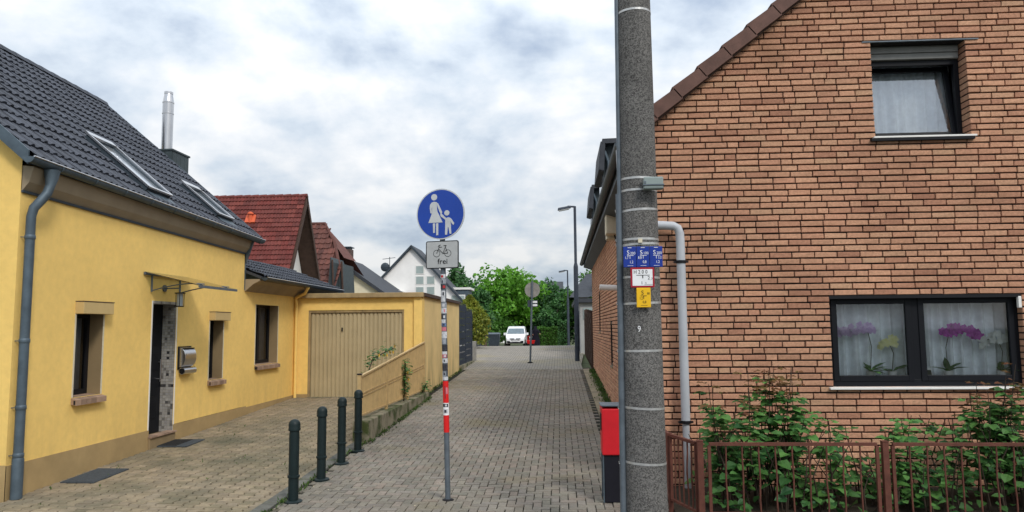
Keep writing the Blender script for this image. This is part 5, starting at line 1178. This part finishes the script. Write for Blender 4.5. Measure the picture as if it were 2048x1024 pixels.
def in_hip(c, i, j):
    t = (c.y-36)/4
    e_ = -11.37 if t < .42 else (-11.37-(t-.42)/.58*1.5)
    return c.x < e_
tile_roof(b2, (-17.25,35.95,3.32), (1,0,0), (0,cc,ss), 20, 15, .30, ln_/15+.002, mt['tile_brown'], PROF1, order=lambda p: -p.x*.5-p.z, inside=in_hip, lift=.05)
m = MB(); m.tube([(bx-4,ry,rzz+.08),(bx,ry,rzz+.08),(-11.1,39.0,6.76),(-10.4,37.7,5.2)], .10, 8); sh(m,-0.95).build('ridge_tiles', mt['tile_brown'], b2)
m = MB(); m.quad((-19,36.5,0),(-10.9,36.5,0),(-10.9,36.5,3.9),(-19,36.5,3.9)); m.quad((-10.9,36.5,0),(-10.9,43.5,0),(-10.9,43.5,5.6),(-10.9,36.5,3.9)); sh(m,-0.95).build('wall', mt['white_wall'], bhh)
for (xa,xb,ya) in ((-10.78,-10.33,36.6),(-10.60,-10.15,37.6)):
    m = MB(); m.add([(xa,ya,2.6),(xb,ya,2.6),(xa+.30,ya+.1,5.5),(xa+.20,ya+.1,5.75 if ya < 37 else 5.3),(xa,ya+2.4,2.6),(xb,ya+2.4,2.6),(xa+.30,ya+2.3,5.5),(xa+.20,ya+2.3,5.75 if ya < 37 else 5.3)],[(0,1,2,3),(7,6,5,4),(0,4,5,1),(1,5,6,2),(2,6,7,3),(3,7,4,0)]); sh(m,-0.95).build('clad_gable', mt['slate'], bhh)
    m = MB(); m.beam((xa+.32,ya+.02,5.6),(xb+.06,ya-.06,2.6),.07,.08); sh(m,-0.95).build('gable_board', mt['brownwood'], bhh)
m = MB(); m.box(-10.35,-9.95,36.55,36.62,2.7,3.7); sh(m,-0.95).build('window', PANE, bhh)
m = MB(); m.quad((-13.2,33.5,3.2),(-9.7,33.5,3.15),(-10.35,36.4,3.8),(-12.9,36.4,4.0)); sh(m,-0.95).build('porch_roof', mt['tile_brown'], bhh)
m = MB(); m.tube([(-11.3,33.4,3.75),(-10.6,33.4,3.5),(-9.7,33.4,3.2)], .09, 8); sh(m,-0.95).build('porch_ridge', mt['tile_brown'], bhh, smooth=True)
m = MB(); m.box(-12.9,-10.1,33.8,33.9,0,3.3); sh(m,-0.95).build('porch_wall', mt['brownwood'], bhh)
wh = thing('white_annex_house', 'cream walled house with dark sloping roof and brown chimney', 'house', (-10,42,gz(42)))
m = MB(); m.add([(-11.4,41.9,0),(-7.2,41.9,0),(-7.2,41.9,3.0),(-11.4,41.9,6.0)],[(0,1,2,3)]); m.quad((-7.2,41.9,0),(-7.2,48,0),(-7.2,48,3.0),(-7.2,41.9,3.0)); sh(m,-1.3).build('wall', mt['cream_wall'], wh)
m = MB(); m.hexa([(-11.9,41.65,6.22),(-6.75,41.65,2.65),(-6.75,49,2.65),(-11.9,49,6.22),(-11.9,41.65,6.46),(-6.75,41.65,2.86),(-6.75,49,2.86),(-11.9,49,6.46)]); sh(m,-1.3).build('roof', mt['darkroof'], wh)
m = MB(); m.box(-11.75,-11.08,43.2,43.9,5.0,6.85); ch = sh(m,-1.3).build('chimney', M('brown_brick_chimney',(.10,.065,.055),.9,.25,12,.5,60), wh)
m = MB(); m.box(-11.8,-11.03,43.15,43.95,6.95,7.0); m.box(-11.70,-11.14,43.25,43.85,6.85,6.95); sh(m,-1.3).build('chimney_cap', mt['zinc'], ch)
# white gable house
gh_ = thing('white_gable_house', 'white house with pointed gable and stepped group of small windows', 'house', (-8.8,50,gz(50)))
Yg = 50; ax, az = -10.05, 7.75
m = MB(); m.add([(-13.0,Yg,0),(-6.3,Yg,0),(-6.3,Yg,3.6),(ax,Yg,az-.15),(-13.0,Yg,4.55)],[(0,1,2,3,4)]); m.quad((-6.3,Yg,0),(-6.3,53.5,0),(-6.3,53.5,3.6),(-6.3,Yg,3.6)); m.build('wall', mt['white_wall'], gh_)
m = MB()
def slope(x0,z0_,x1,z1_): m.hexa([(x0,Yg-.2,z0_-.12),(x1,Yg-.2,z1_-.12),(x1,53.8,z1_-.12),(x0,53.8,z0_-.12),(x0,Yg-.2,z0_),(x1,Yg-.2,z1_),(x1,53.8,z1_),(x0,53.8,z0_)])
slope(-13.5,4.18,ax,az+.05); slope(ax,az+.05,-5.85,3.32); gr2 = m.build('roof', mt['darkroof'], gh_)
m = MB(); m.beam((-13.4,Yg-.22,4.18),(ax,Yg-.22,az-.05),.04,.13); m.beam((ax,Yg-.22,az-.05),(-5.95,Yg-.22,3.30),.04,.13); m.build('verge_board', mt['zinc_d'], gr2)
for (c,r_) in ((0,3),(0,2),(1,2),(0,1),(1,1),(1,0)):
    xw, zw = -9.78+c*.75, 3.62+r_*.72; window_part(gh_, xw, xw+.62, zw, zw+.62, Yg)
window_part(gh_, -7.35,-6.35,2.3,4.35,Yg,1,2)
m = MB(); m.box(-13.2,-10.6,48.2,49.98,2.0,4.45); ba = m.build('brick_bay', M('bay_red_brick',(.20,.065,.05),.9,.25,10,.5,60), gh_)
m = MB(); m.box(-13.3,-10.5,48.1,49.99,4.45,4.6); m.build('bay_roof', mt['whitepaint'], ba)
window_part(gh_, -12.9,-11.2,2.7,4.2,48.2,2,1)
m = MB(); m.box(-9.25,-8.8,51,51.6,5.0,7.35); m.build('chimney', mt['slate'], gh_)
m = MB(); m.tube([(-11.8,51,6.0),(-11.8,51,7.1)], .025, 6); m.tube([(-12.3,51,6.95),(-11.4,51,7.05)], .02, 5); m.ball((-12.0,50.5,6.35),.32,.10,.32); m.build('aerial', mt['zinc_d'], gr2)
m = MB(); m.box(-7.3,-6.25,51,53,3.8,4.75); dm = m.build('side_dormer', mt['zinc'], gh_); m = MB(); m.box(-7.45,-6.1,50.9,53.2,4.75,4.9); m.build('dormer_roof', mt['whitepaint'], dm)
# distant houses behind the trees
dh = thing('distant_house', 'distant house with grey roof half hidden by the trees', 'house', (-4,100,.165))
m = MB(); m.box(-8,0,96,104,0,5.5); m.build('wall', mt['white_wall'], dh); m = MB(); m.add([(-8.6,95.5,5.2),(.6,95.5,5.2),(.6,100,8.2),(-8.6,100,8.2),(.6,104.5,5.2),(-8.6,104.5,5.2)],[(0,1,2,3),(3,2,4,5),(1,4,2),(0,3,5)]); m.build('roof', mt['darkroof'], dh)
window_part(dh, -5,-3.6,3.4,4.6,96,2,1); window_part(dh, -2.4,-1.0,3.4,4.6,96,2,1)
d2 = thing('distant_house', 'distant house with dark hipped roof right of the second lamp', 'house', (4,62,.5))
m = MB(); m.box(1.6,9,66,72,0,4.9); m.build('wall', mt['concrete'], d2); m = MB(); m.add([(.9,65.5,4.7),(9.6,65.5,4.7),(9.6,69,7.0),(2.6,69,7.0),(.9,72.5,4.7),(9.6,72.5,4.7)],[(0,1,2,3),(0,3,4),(3,2,5,4)]); m.build('roof', mt['darkroof'], d2)
ma = thing('lattice_mast', 'thin lattice antenna mast far behind the grey roof', 'mast', (2.4,90,.165))
m = MB()
for sx in (-.3,.3):
    for sy in (-.3,.3): m.tube([(2.4+sx,90+sy,.1),(2.4+sx,90+sy,8.6)], .03, 5)
for k in range(14):
    z = .6+k*.58
    for a,b in (((-.3,-.3),(.3,-.3)),((.3,-.3),(.3,.3)),((.3,.3),(-.3,.3)),((-.3,.3),(-.3,-.3))): m.tube([(2.4+a[0],90+a[1],z),(2.4+b[0],90+b[1],z)], .022, 4); m.tube([(2.4+a[0],90+a[1],z),(2.4+b[0],90+b[1],z+.58)], .018, 4)
m.build('lattice', mt['lamp_grey'], ma)
# ------------------------------------------------------------------ lane edges farther up
mf = thing('mesh_fence', 'dark blue grey mesh fence with privacy strips behind the garage', 'fence', (-3.6,28.5,gz(28)))
for i in range(2):
    a, b = 26.75+i*1.95, 26.75+(i+1)*1.95-.08; top_ = 3.02-.16*i
    m = MB()
    for k in range(9):
        z = gz(a)+.15+k*.25
        if z+.2 < top_: m = MB(); m.box(-3.63,-3.615,a,b,z,z+.21); m.build('privacy_strip', mt['bluefence'], mf)
    m = MB()
    for k in range(9): z = gz(a)+.13+k*.25; m.box(-3.61,-3.60,a,b,z,z+.008) if z < top_ else None
    for k in range(20): y = a+.05+k*(b-a-.1)/19; m.box(-3.603,-3.597,y,y+.006,gz(a)+.1,top_)
    m.build('wire_grid', mt['lamp_grey'], mf)
for y in (26.68,28.66,30.62):
    m = MB(); m.box(-3.66,-3.60,y-.03,y+.03,gz(y)-.1,3.08-.08*(y-26.6)); m.build('post', mt['bluefence'], mf)
m = MB(); m.box(-3.72,-3.52,26.6,30.7,gz(27)-.1,gz(28.6)+.12); m.build('fence_footing', mt['conc_moss'], mf)
cpst = MB(); cpst.box(-3.75,-3.5,31.0,31.25,gz(31)-.1,gz(31)+.82); tag(cpst.build('concrete_post', mt['concrete'], None, (-3.62,31.1,gz(31)), bevel=.015), 'short concrete gate post after the mesh fence', 'post')
tf = thing('timber_fence', 'dark timber fence of upright boards left of the van', 'fence', (-6,52,gz(52)))
for i in range(26):
    y = 44+i*.6; x = -4.9-(i*.035); m = MB(); m.box(x-.02,x+.02,y,y+.55,gz(y)-.05,gz(y)+1.25+RN.uniform(-.02,.02)); m.build('board', mt['brownwood'] if i > 12 else mt['lamp_grey'], tf)
# woven fence panel next to the brick house
wf = thing('woven_fence', 'brown woven timber fence panels adjoining the brick house', 'fence', (1.22,28.6,gz(28)))
for i in range(4):
    a, b = 27.5+i*1.85, 27.5+(i+1)*1.85-.1
    for k in range(9):
        m = MB(); z = gz(a)+.12+k*.215; n = 12
        vs = [(1.20+.03*math.sin(q_*math.pi/2+k*math.pi), a+(b-a)*q_/n, z+dz) for q_ in range(n+1) for dz in (0,.19)]
        m.add(vs, [(2*q_,2*q_+2,2*q_+3,2*q_+1) for q_ in range(n)]); m.build('woven_slat', mt['brownwood'], wf)
    for y in (a-.05, (a+b)/2, b+.02):
        m = MB(); m.box(1.16,1.24,y-.03,y+.03,gz(y)-.1,gz(a)+2.1); m.build('post', mt['brownwood'], wf)
ob = thing('outbuilding', 'small white outbuilding with flat dark roof behind the woven fence', 'outbuilding', (1.5,36,gz(36)))
m = MB(); m.box(1.0,4.5,35.4,44,gz(35)-.2,3.25); m.build('wall', M('grey_render',(.38,.38,.37),.9,.15,2), ob)
m = MB(); m.box(.75,4.8,35.2,44.3,3.26,3.45); m.build('roof', mt['darkroof'], ob)
m = MB(); m.box(.96,.999,37.0,38.2,gz(37),2.9); m.build('door', mt['lamp_grey'], ob)
m = MB(); m.box(1.15,1.6,35.35,35.398,2.5,3.0); m.build('window', PANE, ob)
# ------------------------------------------------------------------ van, person, cart, wheelie bin
VXc, VY = -3.97, 66.6; vz = gz(67.5)
vn = thing('delivery_van', 'white compact delivery van parked facing down the lane', 'van', (VXc,VY+2,vz))
prof = [(0,.28),(-.04,.50),(-.02,.74),(.10,.88),(.95,1.10),(1.75,1.66),(2.05,1.80),(2.5,1.83),(4.2,1.80),(4.36,1.4),(4.38,.35),(4.3,.26)]
def hw(yv, z): return .905-.17*max(0,(z-1.0)/.83)**1.3-(.10*max(0,1-yv/.35)**2 if yv < .35 else 0)
def vp(yv, z, s): return (VXc+s*hw(yv,z), VY+yv, vz+z)
m = MB(); n = len(prof); vs = [vp(a,b,-1) for a,b in prof]+[vp(a,b,1) for a,b in prof]
m.add(vs, [tuple(reversed(range(n))), tuple(range(n,2*n))]+[(i,(i+1)%n,n+(i+1)%n,n+i) for i in range(n)]); bd = m.build('body', mt['vanwhite'], vn, bevel=.05, smooth=True)
m = MB()
def pt(t, s, off=.012):
    a, b = (.99,1.125), (1.73,1.645); yv = a[0]+(b[0]-a[0])*t; z = a[1]+(b[1]-a[1])*t; w_ = (hw(yv,z)-.09); return (VXc+s*w_, VY+yv-off*1.2, vz+z+off)
m.quad(pt(.04,-1),pt(.04,1),pt(.96,1),pt(.96,-1)); m.build('windscreen', M('van_glass',(.10,.14,.16),.08,.3,3,spec=.9), vn)
m = MB()
for s in (-1,1): m.box(VXc+s*.07-.035*0-(.40 if s<0 else 0), VXc+s*.07+(.40 if s>0 else 0), VY-.055,VY-.02,vz+.68,vz+.75)
m.box(VXc-.40,VXc+.40,VY-.062,VY-.03,vz+.58,vz+.63); m.build('grille', mt['black'], vn)
m = MB(); m.hexa([(VXc-.62,VY-.07,vz+.30),(VXc+.62,VY-.07,vz+.30),(VXc+.62,VY-.0,vz+.30),(VXc-.62,VY-.0,vz+.30),(VXc-.50,VY-.075,vz+.42),(VXc+.50,VY-.075,vz+.42),(VXc+.50,VY-.0,vz+.42),(VXc-.50,VY-.0,vz+.42)])
for s in (-1,1): m.hexa([(VXc+s*.56-.16,VY-.055,vz+.33),(VXc+s*.56+.16,VY-.055,vz+.33),(VXc+s*.56+.16,VY+.05,vz+.33),(VXc+s*.56-.16,VY+.05,vz+.33),(VXc+s*.62-.12,VY-.05,vz+.52),(VXc+s*.62+.12,VY-.05,vz+.52),(VXc+s*.62+.12,VY+.05,vz+.52),(VXc+s*.62-.12,VY+.05,vz+.52)])
m.build('bumper_intake', mt['black'], vn)
m = MB(); m.box(VXc-.26,VXc+.26,VY-.085,VY-.076,vz+.47,vz+.57); m.build('number_plate', mt['white'], vn)
for s in (-1,1):
    m = MB(); m.hexa([(VXc+s*.62-.16,VY-.02,vz+.70),(VXc+s*.62+.16,VY+.03,vz+.70),(VXc+s*.62+.16,VY+.16,vz+.72),(VXc+s*.62-.16,VY+.1,vz+.72),(VXc+s*.66-.13,VY+.06,vz+.84),(VXc+s*.66+.12,VY+.10,vz+.88),(VXc+s*.66+.12,VY+.2,vz+.88),(VXc+s*.66-.13,VY+.2,vz+.84)]); m.build('headlight', mt['lens'], vn)
    m = MB(); m.box(VXc+s*1.03-.10,VXc+s*1.03+.10,VY+1.25,VY+1.37,vz+1.02,vz+1.24); m.build('mirror', mt['vanwhite'], vn, bevel=.03)
    m = MB(); m.box(min(VXc+s*.86,VXc+s*.95),max(VXc+s*.86,VXc+s*.95),VY+1.3,VY+1.35,vz+1.04,vz+1.09); m.build('mirror_arm', mt['black'], vn)
    for yw in (.82, 3.55):
        m = MB(); m.tube([(VXc+s*.68,VY+yw,vz+.32),(VXc+s*.90,VY+yw,vz+.32)], .32, 20); w = m.build('wheel', mt['rubber'], vn); m = MB(); m.tube([(VXc+s*.89,VY+yw,vz+.32),(VXc+s*.912,VY+yw,vz+.32)], .2, 16); m.build('rim', mt['galv'], w)
    m = MB(); X_ = VXc+s*.80; m.quad((VXc+s*(hw(1.5,1.15)+.006),VY+1.3,vz+1.15),(VXc+s*(hw(2.3,1.15)+.006),VY+2.4,vz+1.15),(VXc+s*(hw(2.3,1.6)+.008),VY+2.4,vz+1.6),(VXc+s*(hw(1.9,1.6)+.008),VY+1.85,vz+1.6)); m.build('side_window', mt['black'], vn)
# person: skinned body with a long dark garment
def person(x, y, label):
    z = gz(y); r = thing('person', label, 'person', (x,y,z))
    J = {'pel':(0,0,.92),'wai':(.02,-.02,1.12),'che':(.03,-.06,1.34),'nec':(.03,-.08,1.49),'hea':(.03,-.10,1.60),'top':(.03,-.09,1.70),'ls':(-.18,-.06,1.40),'le':(-.26,-.14,1.12),'lh':(-.16,-.36,.98),'rs':(.22,-.06,1.40),'re':(.36,-.10,1.16),'rh':(.46,-.30,1.02),'lhip':(-.10,0,.88),'lk':(-.11,-.03,.48),'lf':(-.11,.02,.06),'lt':(-.11,-.14,.03),'rhip':(.10,0,.88),'rk':(.12,-.05,.48),'rf':(.13,.0,.06),'rt':(.13,-.16,.03)}
    Rr = {'pel':.15,'wai':.13,'che':.15,'nec':.06,'hea':.095,'top':.07,'ls':.065,'le':.05,'lh':.035,'rs':.065,'re':.05,'rh':.035,'lhip':.10,'lk':.07,'lf':.05,'lt':.04,'rhip':.10,'rk':.07,'rf':.05,'rt':.04}
    E_ = [('pel','wai'),('wai','che'),('che','nec'),('nec','hea'),('hea','top'),('che','ls'),('ls','le'),('le','lh'),('che','rs'),('rs','re'),('re','rh'),('pel','lhip'),('lhip','lk'),('lk','lf'),('lf','lt'),('pel','rhip'),('rhip','rk'),('rk','rf'),('rf','rt')]
    ks = list(J); me = bpy.data.meshes.new('body'); me.from_pydata([J[k] for k in ks], [(ks.index(a),ks.index(b)) for a,b in E_], []); me.materials.append(mt['skin'])
    o = bpy.data.objects.new('body', me); COL.objects.link(o); o.parent = r; WL[o] = WL[r]
    sk = o.modifiers.new('skin','SKIN'); 
    for i, k in enumerate(ks): me.skin_vertices[0].data[i].radius = (Rr[k],Rr[k]*.85)
    me.skin_vertices[0].data[0].use_root = True
    s = o.modifiers.new('sub','SUBSURF'); s.levels = 1; s.render_levels = 1
    m = MB(); prof = [(.40,.10,.05),(.38,.09,.35),(.33,.05,.75),(.27,0,1.0),(.25,-.03,1.2),(.27,-.05,1.38),(.16,-.07,1.50),(.13,-.085,1.56),(.125,-.06,1.68),(.07,-.06,1.745)]; n = 18; vs = []
    for i, (rr,oy,zz) in enumerate(prof):
        for k in range(n):
            a = 2*math.pi*k/n; q_ = rr*(1+.05*math.sin(3*a+i)); vs.append((x+.02+q_*math.cos(a), y+oy+q_*.75*math.sin(a), z+zz))
    m.add(vs, [(i*n+k,i*n+(k+1)%n,(i+1)*n+(k+1)%n,(i+1)*n+k) for i in range(len(prof)-1) for k in range(n)]+[tuple((len(prof)-1)*n+k for k in range(n))])
    m.tube([(x-.18,y-.06,z+1.40),(x-.26,y-.14,z+1.12),(x-.20,y-.28,z+1.03)], [.10,.085,.08], 10); m.tube([(x+.2,y-.06,z+1.40),(x+.36,y-.10,z+1.18),(x+.40,y-.16,z+1.12)], [.10,.085,.08], 10)
    m.build('long_garment', mt['cloth'], r, smooth=True)
person(-2.12, 65, 'person in long black garment standing beside the van with one forearm raised')
ct = thing('hand_cart', 'small red hand cart on the ground beside the person', 'cart', (-2.55,64.2,gz(64.2)))
zc_ = gz(64.2)
m = MB(); m.hexa([(-2.75,63.9,zc_+.22),(-2.2,63.9,zc_+.22),(-2.2,64.4,zc_+.22),(-2.75,64.4,zc_+.22),(-2.85,63.8,zc_+.52),(-2.1,63.8,zc_+.52),(-2.1,64.5,zc_+.52),(-2.85,64.5,zc_+.52)]); m.build('tub', mt['red'], ct, bevel=.02)
m = MB(); m.tube([(-2.72,64.2,zc_+.4),(-2.72,64.2,zc_+.85),(-2.45,64.2,zc_+.90)], .025, 8); m.build('handle', mt['red'], ct)
for xx in (-2.76,-2.18):
    m = MB(); m.tube([(xx-.03,64.15,zc_+.14),(xx+.03,64.15,zc_+.14)], .14, 14); m.build('wheel', mt['rubber'], ct)
wb = thing('wheelie_bin', 'dark wheelie bin left of the white van', 'bin', (-5.9,66,gz(66))); zc_ = gz(66)
m = MB(); m.hexa([(-6.4,65.8,zc_+.05),(-5.4,65.8,zc_+.05),(-5.4,66.6,zc_+.05),(-6.4,66.6,zc_+.05),(-6.5,65.7,zc_+1.1),(-5.3,65.7,zc_+1.1),(-5.3,66.7,zc_+1.1),(-6.5,66.7,zc_+1.1)]); m.build('container', mt['zinc_d'], wb)
m = MB(); m.hexa([(-6.53,65.66,zc_+1.1),(-5.27,65.66,zc_+1.1),(-5.27,66.75,zc_+1.1),(-6.53,66.75,zc_+1.1),(-6.45,65.8,zc_+1.24),(-5.35,65.8,zc_+1.24),(-5.35,66.7,zc_+1.24),(-6.45,66.7,zc_+1.24)]); m.build('lid', mt['galv'], wb)
for xx in (-6.3,-5.5):
    m = MB(); m.tube([(xx-.04,66.5,zc_+.12),(xx+.04,66.5,zc_+.12)], .12, 12); m.build('wheel', mt['rubber'], wb)
# ------------------------------------------------------------------ garden shrubs
def shrub(label, x0, x1, ncane, h0, h1, nlow, seed, lowh=.85, y0=8.35, y1=9.6, nind=90):
    R = random.Random(seed); r = thing('rose_shrub', label, 'shrub', ((x0+x1)/2,(y0+y1)/2,.05), 'shrubs behind the garden fence')
    st_ = MB(); lv = []; yg = []
    for c in range(ncane):
        bx = R.uniform(x0+.15*(x1-x0),x1-.15*(x1-x0)); by = R.uniform(y0+.2,y1-.2); h = R.uniform(h0,h1); tx = bx+R.uniform(-.22,.22); ty = by+R.uniform(-.2,.1)
        pts = [Vector((bx+(tx-bx)*t+.03*math.sin(t*5+c), by+(ty-by)*t, .05+h*t)) for t in [k/7 for k in range(8)]]
        st_.tube(pts, [.010-.0009*k for k in range(8)], 5)
        nl = int(h/.045)
        for k in range(nl):
            t = R.uniform(.18,1.0); i = min(6,int(t*7)); p = pts[i].lerp(pts[i+1], t*7-i); a = R.uniform(0,6.28)
            d = Vector((math.cos(a),math.sin(a)*.8,R.uniform(.0,.45))).normalized(); stem_l = R.uniform(.05,.12); b = p+d*stem_l
            L_ = R.uniform(.10,.165)*(1-.35*max(0,t-.75)/.25)
            tgt = yg if (t > .82 and h > 1.15 and R.random() < .75) else lv
            for q_ in ((0,),( .9,),(-.9,)):
                aa = a+q_[0]; dd = Vector((math.cos(aa),math.sin(aa),d.z-.15)); tgt.append((b if q_[0]==0 else p+d*stem_l*.7, dd, (R.uniform(-.3,.3),R.uniform(-.5,.1),1), L_*(1 if q_[0]==0 else .8)))
    for _ in range(nlow):
        u = R.random(); x = x0+(x1-x0)*u; env = lowh*(.65+.35*math.sin(u*7+seed))*(1-.25*abs(2*u-1)); zz = .1+env*R.random()**.75; y = R.uniform(y0,y1); a = R.uniform(0,6.28)
        lv.append((Vector((x,y,zz)), Vector((math.cos(a),math.sin(a)-.35,R.uniform(-.35,.35))), (R.uniform(-.4,.4),R.uniform(-.8,0),1), R.choice((.06,.09,.11,.13,.16))*R.uniform(.85,1.15)))
    for c in range(ncane*3):
        a = R.uniform(x0,x1); b = R.uniform(y0+.1,y1); st_.tube([(a,b,.05),(a+R.uniform(-.1,.1),b+R.uniform(-.1,.1),lowh*.5),(a+R.uniform(-.25,.25),b+R.uniform(-.2,.2),lowh*.95)], [.010,.008,.004], 5)
    st_.build('stems', mt['stem'], r)
    lv.sort(key=lambda l: l[0].y-l[3]*3)
    for l in lv[:nind]:
        m = MB(); leaf_faces(m, *l[:3], l[3], l[3]*.78); m.build('leaf', LF['shrub'], r)
    m = MB()
    for l in lv[nind:]: leaf_faces(m, *l[:3], l[3], l[3]*.78)
    m.build('foliage', LF['shrub'], r, stuff=True)
    if yg:
        m = MB()
        for l in yg: leaf_faces(m, *l[:3], l[3]*.85, l[3]*.6)
        m.build('young_shoots', LF['young'], r, stuff=True)
shrub('tall leafy shrub with bronze shoots behind the first fence panel', 1.60, 3.0, 18, .95, 1.58, 300, 11, .90)
shrub('low leafy shrub beside the middle fence post', 2.95, 4.0, 5, .75, 1.0, 130, 12, .60)
shrub('dense leafy shrub with bronze tips below the wide window', 4.55, 5.95, 15, 1.1, 1.62, 380, 13, 1.05)
shrub('small yellowish shrub between the two larger shrubs', 3.75, 4.45, 4, .8, 1.12, 130, 14, .6, nind=50)
# roses growing through the beige railing
def rose(label, pts, seed, nl, nf):
    R = random.Random(seed); r = thing('climbing_rose', label, 'rose', pts[0]); m = MB(); m.tube(pts, .012, 6); m.build('stem', mt['stem'], r); lv = MB(); fl = MB(); P = [Vector(p) for p in pts]
    for k in range(nl):
        t = R.uniform(.1,1)*(len(P)-1); i = min(len(P)-2,int(t)); p = P[i].lerp(P[i+1], t-i)+Vector((R.gauss(0,.05),R.gauss(0,.12),R.gauss(0,.07))); a = R.uniform(0,6.28); leaf_faces(lv, p, (math.cos(a),math.sin(a),R.uniform(-.3,.5)), (0,0,1), R.uniform(.07,.12), .07)
    for k in range(nf):
        t = R.uniform(.5,1)*(len(P)-1); i = min(len(P)-2,int(t)); p = P[i].lerp(P[i+1], t-i)+Vector((.06,R.gauss(0,.1),R.gauss(0,.05)))
        for q_ in range(9): a = q_*.7; leaf_faces(fl, p, (.4,math.cos(a),math.sin(a)), (1,0,0), .05, .05, .3, -.3)
    lv.build('leaves', LF['shrub'], r); fl.build('blossom', LF['rose'], r)
rose('dark leaved rose with yellow blossom climbing up the railing', [(-3.50,16.6,.5),(-3.47,16.55,.8),(-3.47,16.6,1.1),(-3.48,16.65,1.35)], 3, 170, 3)
rose('rose sprigs showing above the sloping railing top', [(-3.75,13.9,.3),(-3.72,14.2,1.2),(-3.70,14.6,1.52),(-3.68,15.3,1.60),(-3.65,16.2,1.68)], 5, 150, 6)
rose('small green sprig at the foot of the garage corner', [(-3.50,18.8,.49),(-3.44,18.8,.62),(-3.40,18.9,.72)], 6, 60, 0)
# weeds in the joints along walls and kerb
def weeds(label, spots, seed, name='weeds', size=.07):
    R = random.Random(seed); m = MB()
    for (x,y,s) in spots:
        for k in range(int(10*s)):
            a = R.uniform(0,6.28); leaf_faces(m, (x+R.gauss(0,.03*s),y+R.gauss(0,.05*s),gz(y)+R.uniform(0,.03)), (math.cos(a),math.sin(a),R.uniform(.4,1.6)), (math.cos(a),math.sin(a),1), size*R.uniform(.5,1.3), size*.4)
    o = m.build(name, LF['weed'], None); o['kind'] = 'stuff'; o['label'] = label; o['category'] = 'weeds'
R = random.Random(77)
weeds('green weeds growing along the foot of the brick side wall', [(1.14+R.gauss(0,.03),10.2+17*R.random()**1.2,R.uniform(.8,3.2)) for _ in range(150)], 1)
weeds('low weeds and moss along the kerb and the low wall', [(-3.40+R.gauss(0,.03),R.uniform(8.4,13),R.uniform(.3,.9)) for _ in range(60)]+[(-3.33+R.gauss(0,.02),R.uniform(13,19.2),R.uniform(.5,1.6)) for _ in range(70)]+[(-3.55,R.uniform(19.3,26.5),R.uniform(.5,1.4)) for _ in range(60)], 2, size=.05)
weeds('small weeds around the pole foot and garden kerb', [(1.05+R.gauss(0,.05),7.45+R.gauss(0,.05),2.6) for _ in range(6)]+[(R.uniform(1.3,6),8.02,R.uniform(.3,1.2)) for _ in range(30)], 3)
weeds('single weed tufts in the driveway joints', [(R.uniform(-6.8,-3.8),R.uniform(8.8,18),R.uniform(.2,.5)) for _ in range(26)], 4, size=.04)

# fallen petals and crumbs on the paving
m = MB()
for _ in range(170):
    x, y = R.uniform(-6.8,.6), R.uniform(8.7,17); a = R.uniform(0,6.28); leaf_faces(m, (x,y,gz(y)+.006), (math.cos(a),math.sin(a),.05), (0,0,1), R.uniform(.015,.035), R.uniform(.01,.02))
o = m.build('litter', M('dry_petal',(.45,.38,.26),.9,.3,20), None); o['kind'] = 'stuff'; o['label'] = 'scattered dry petals and crumbs on the paving'; o['category'] = 'litter'
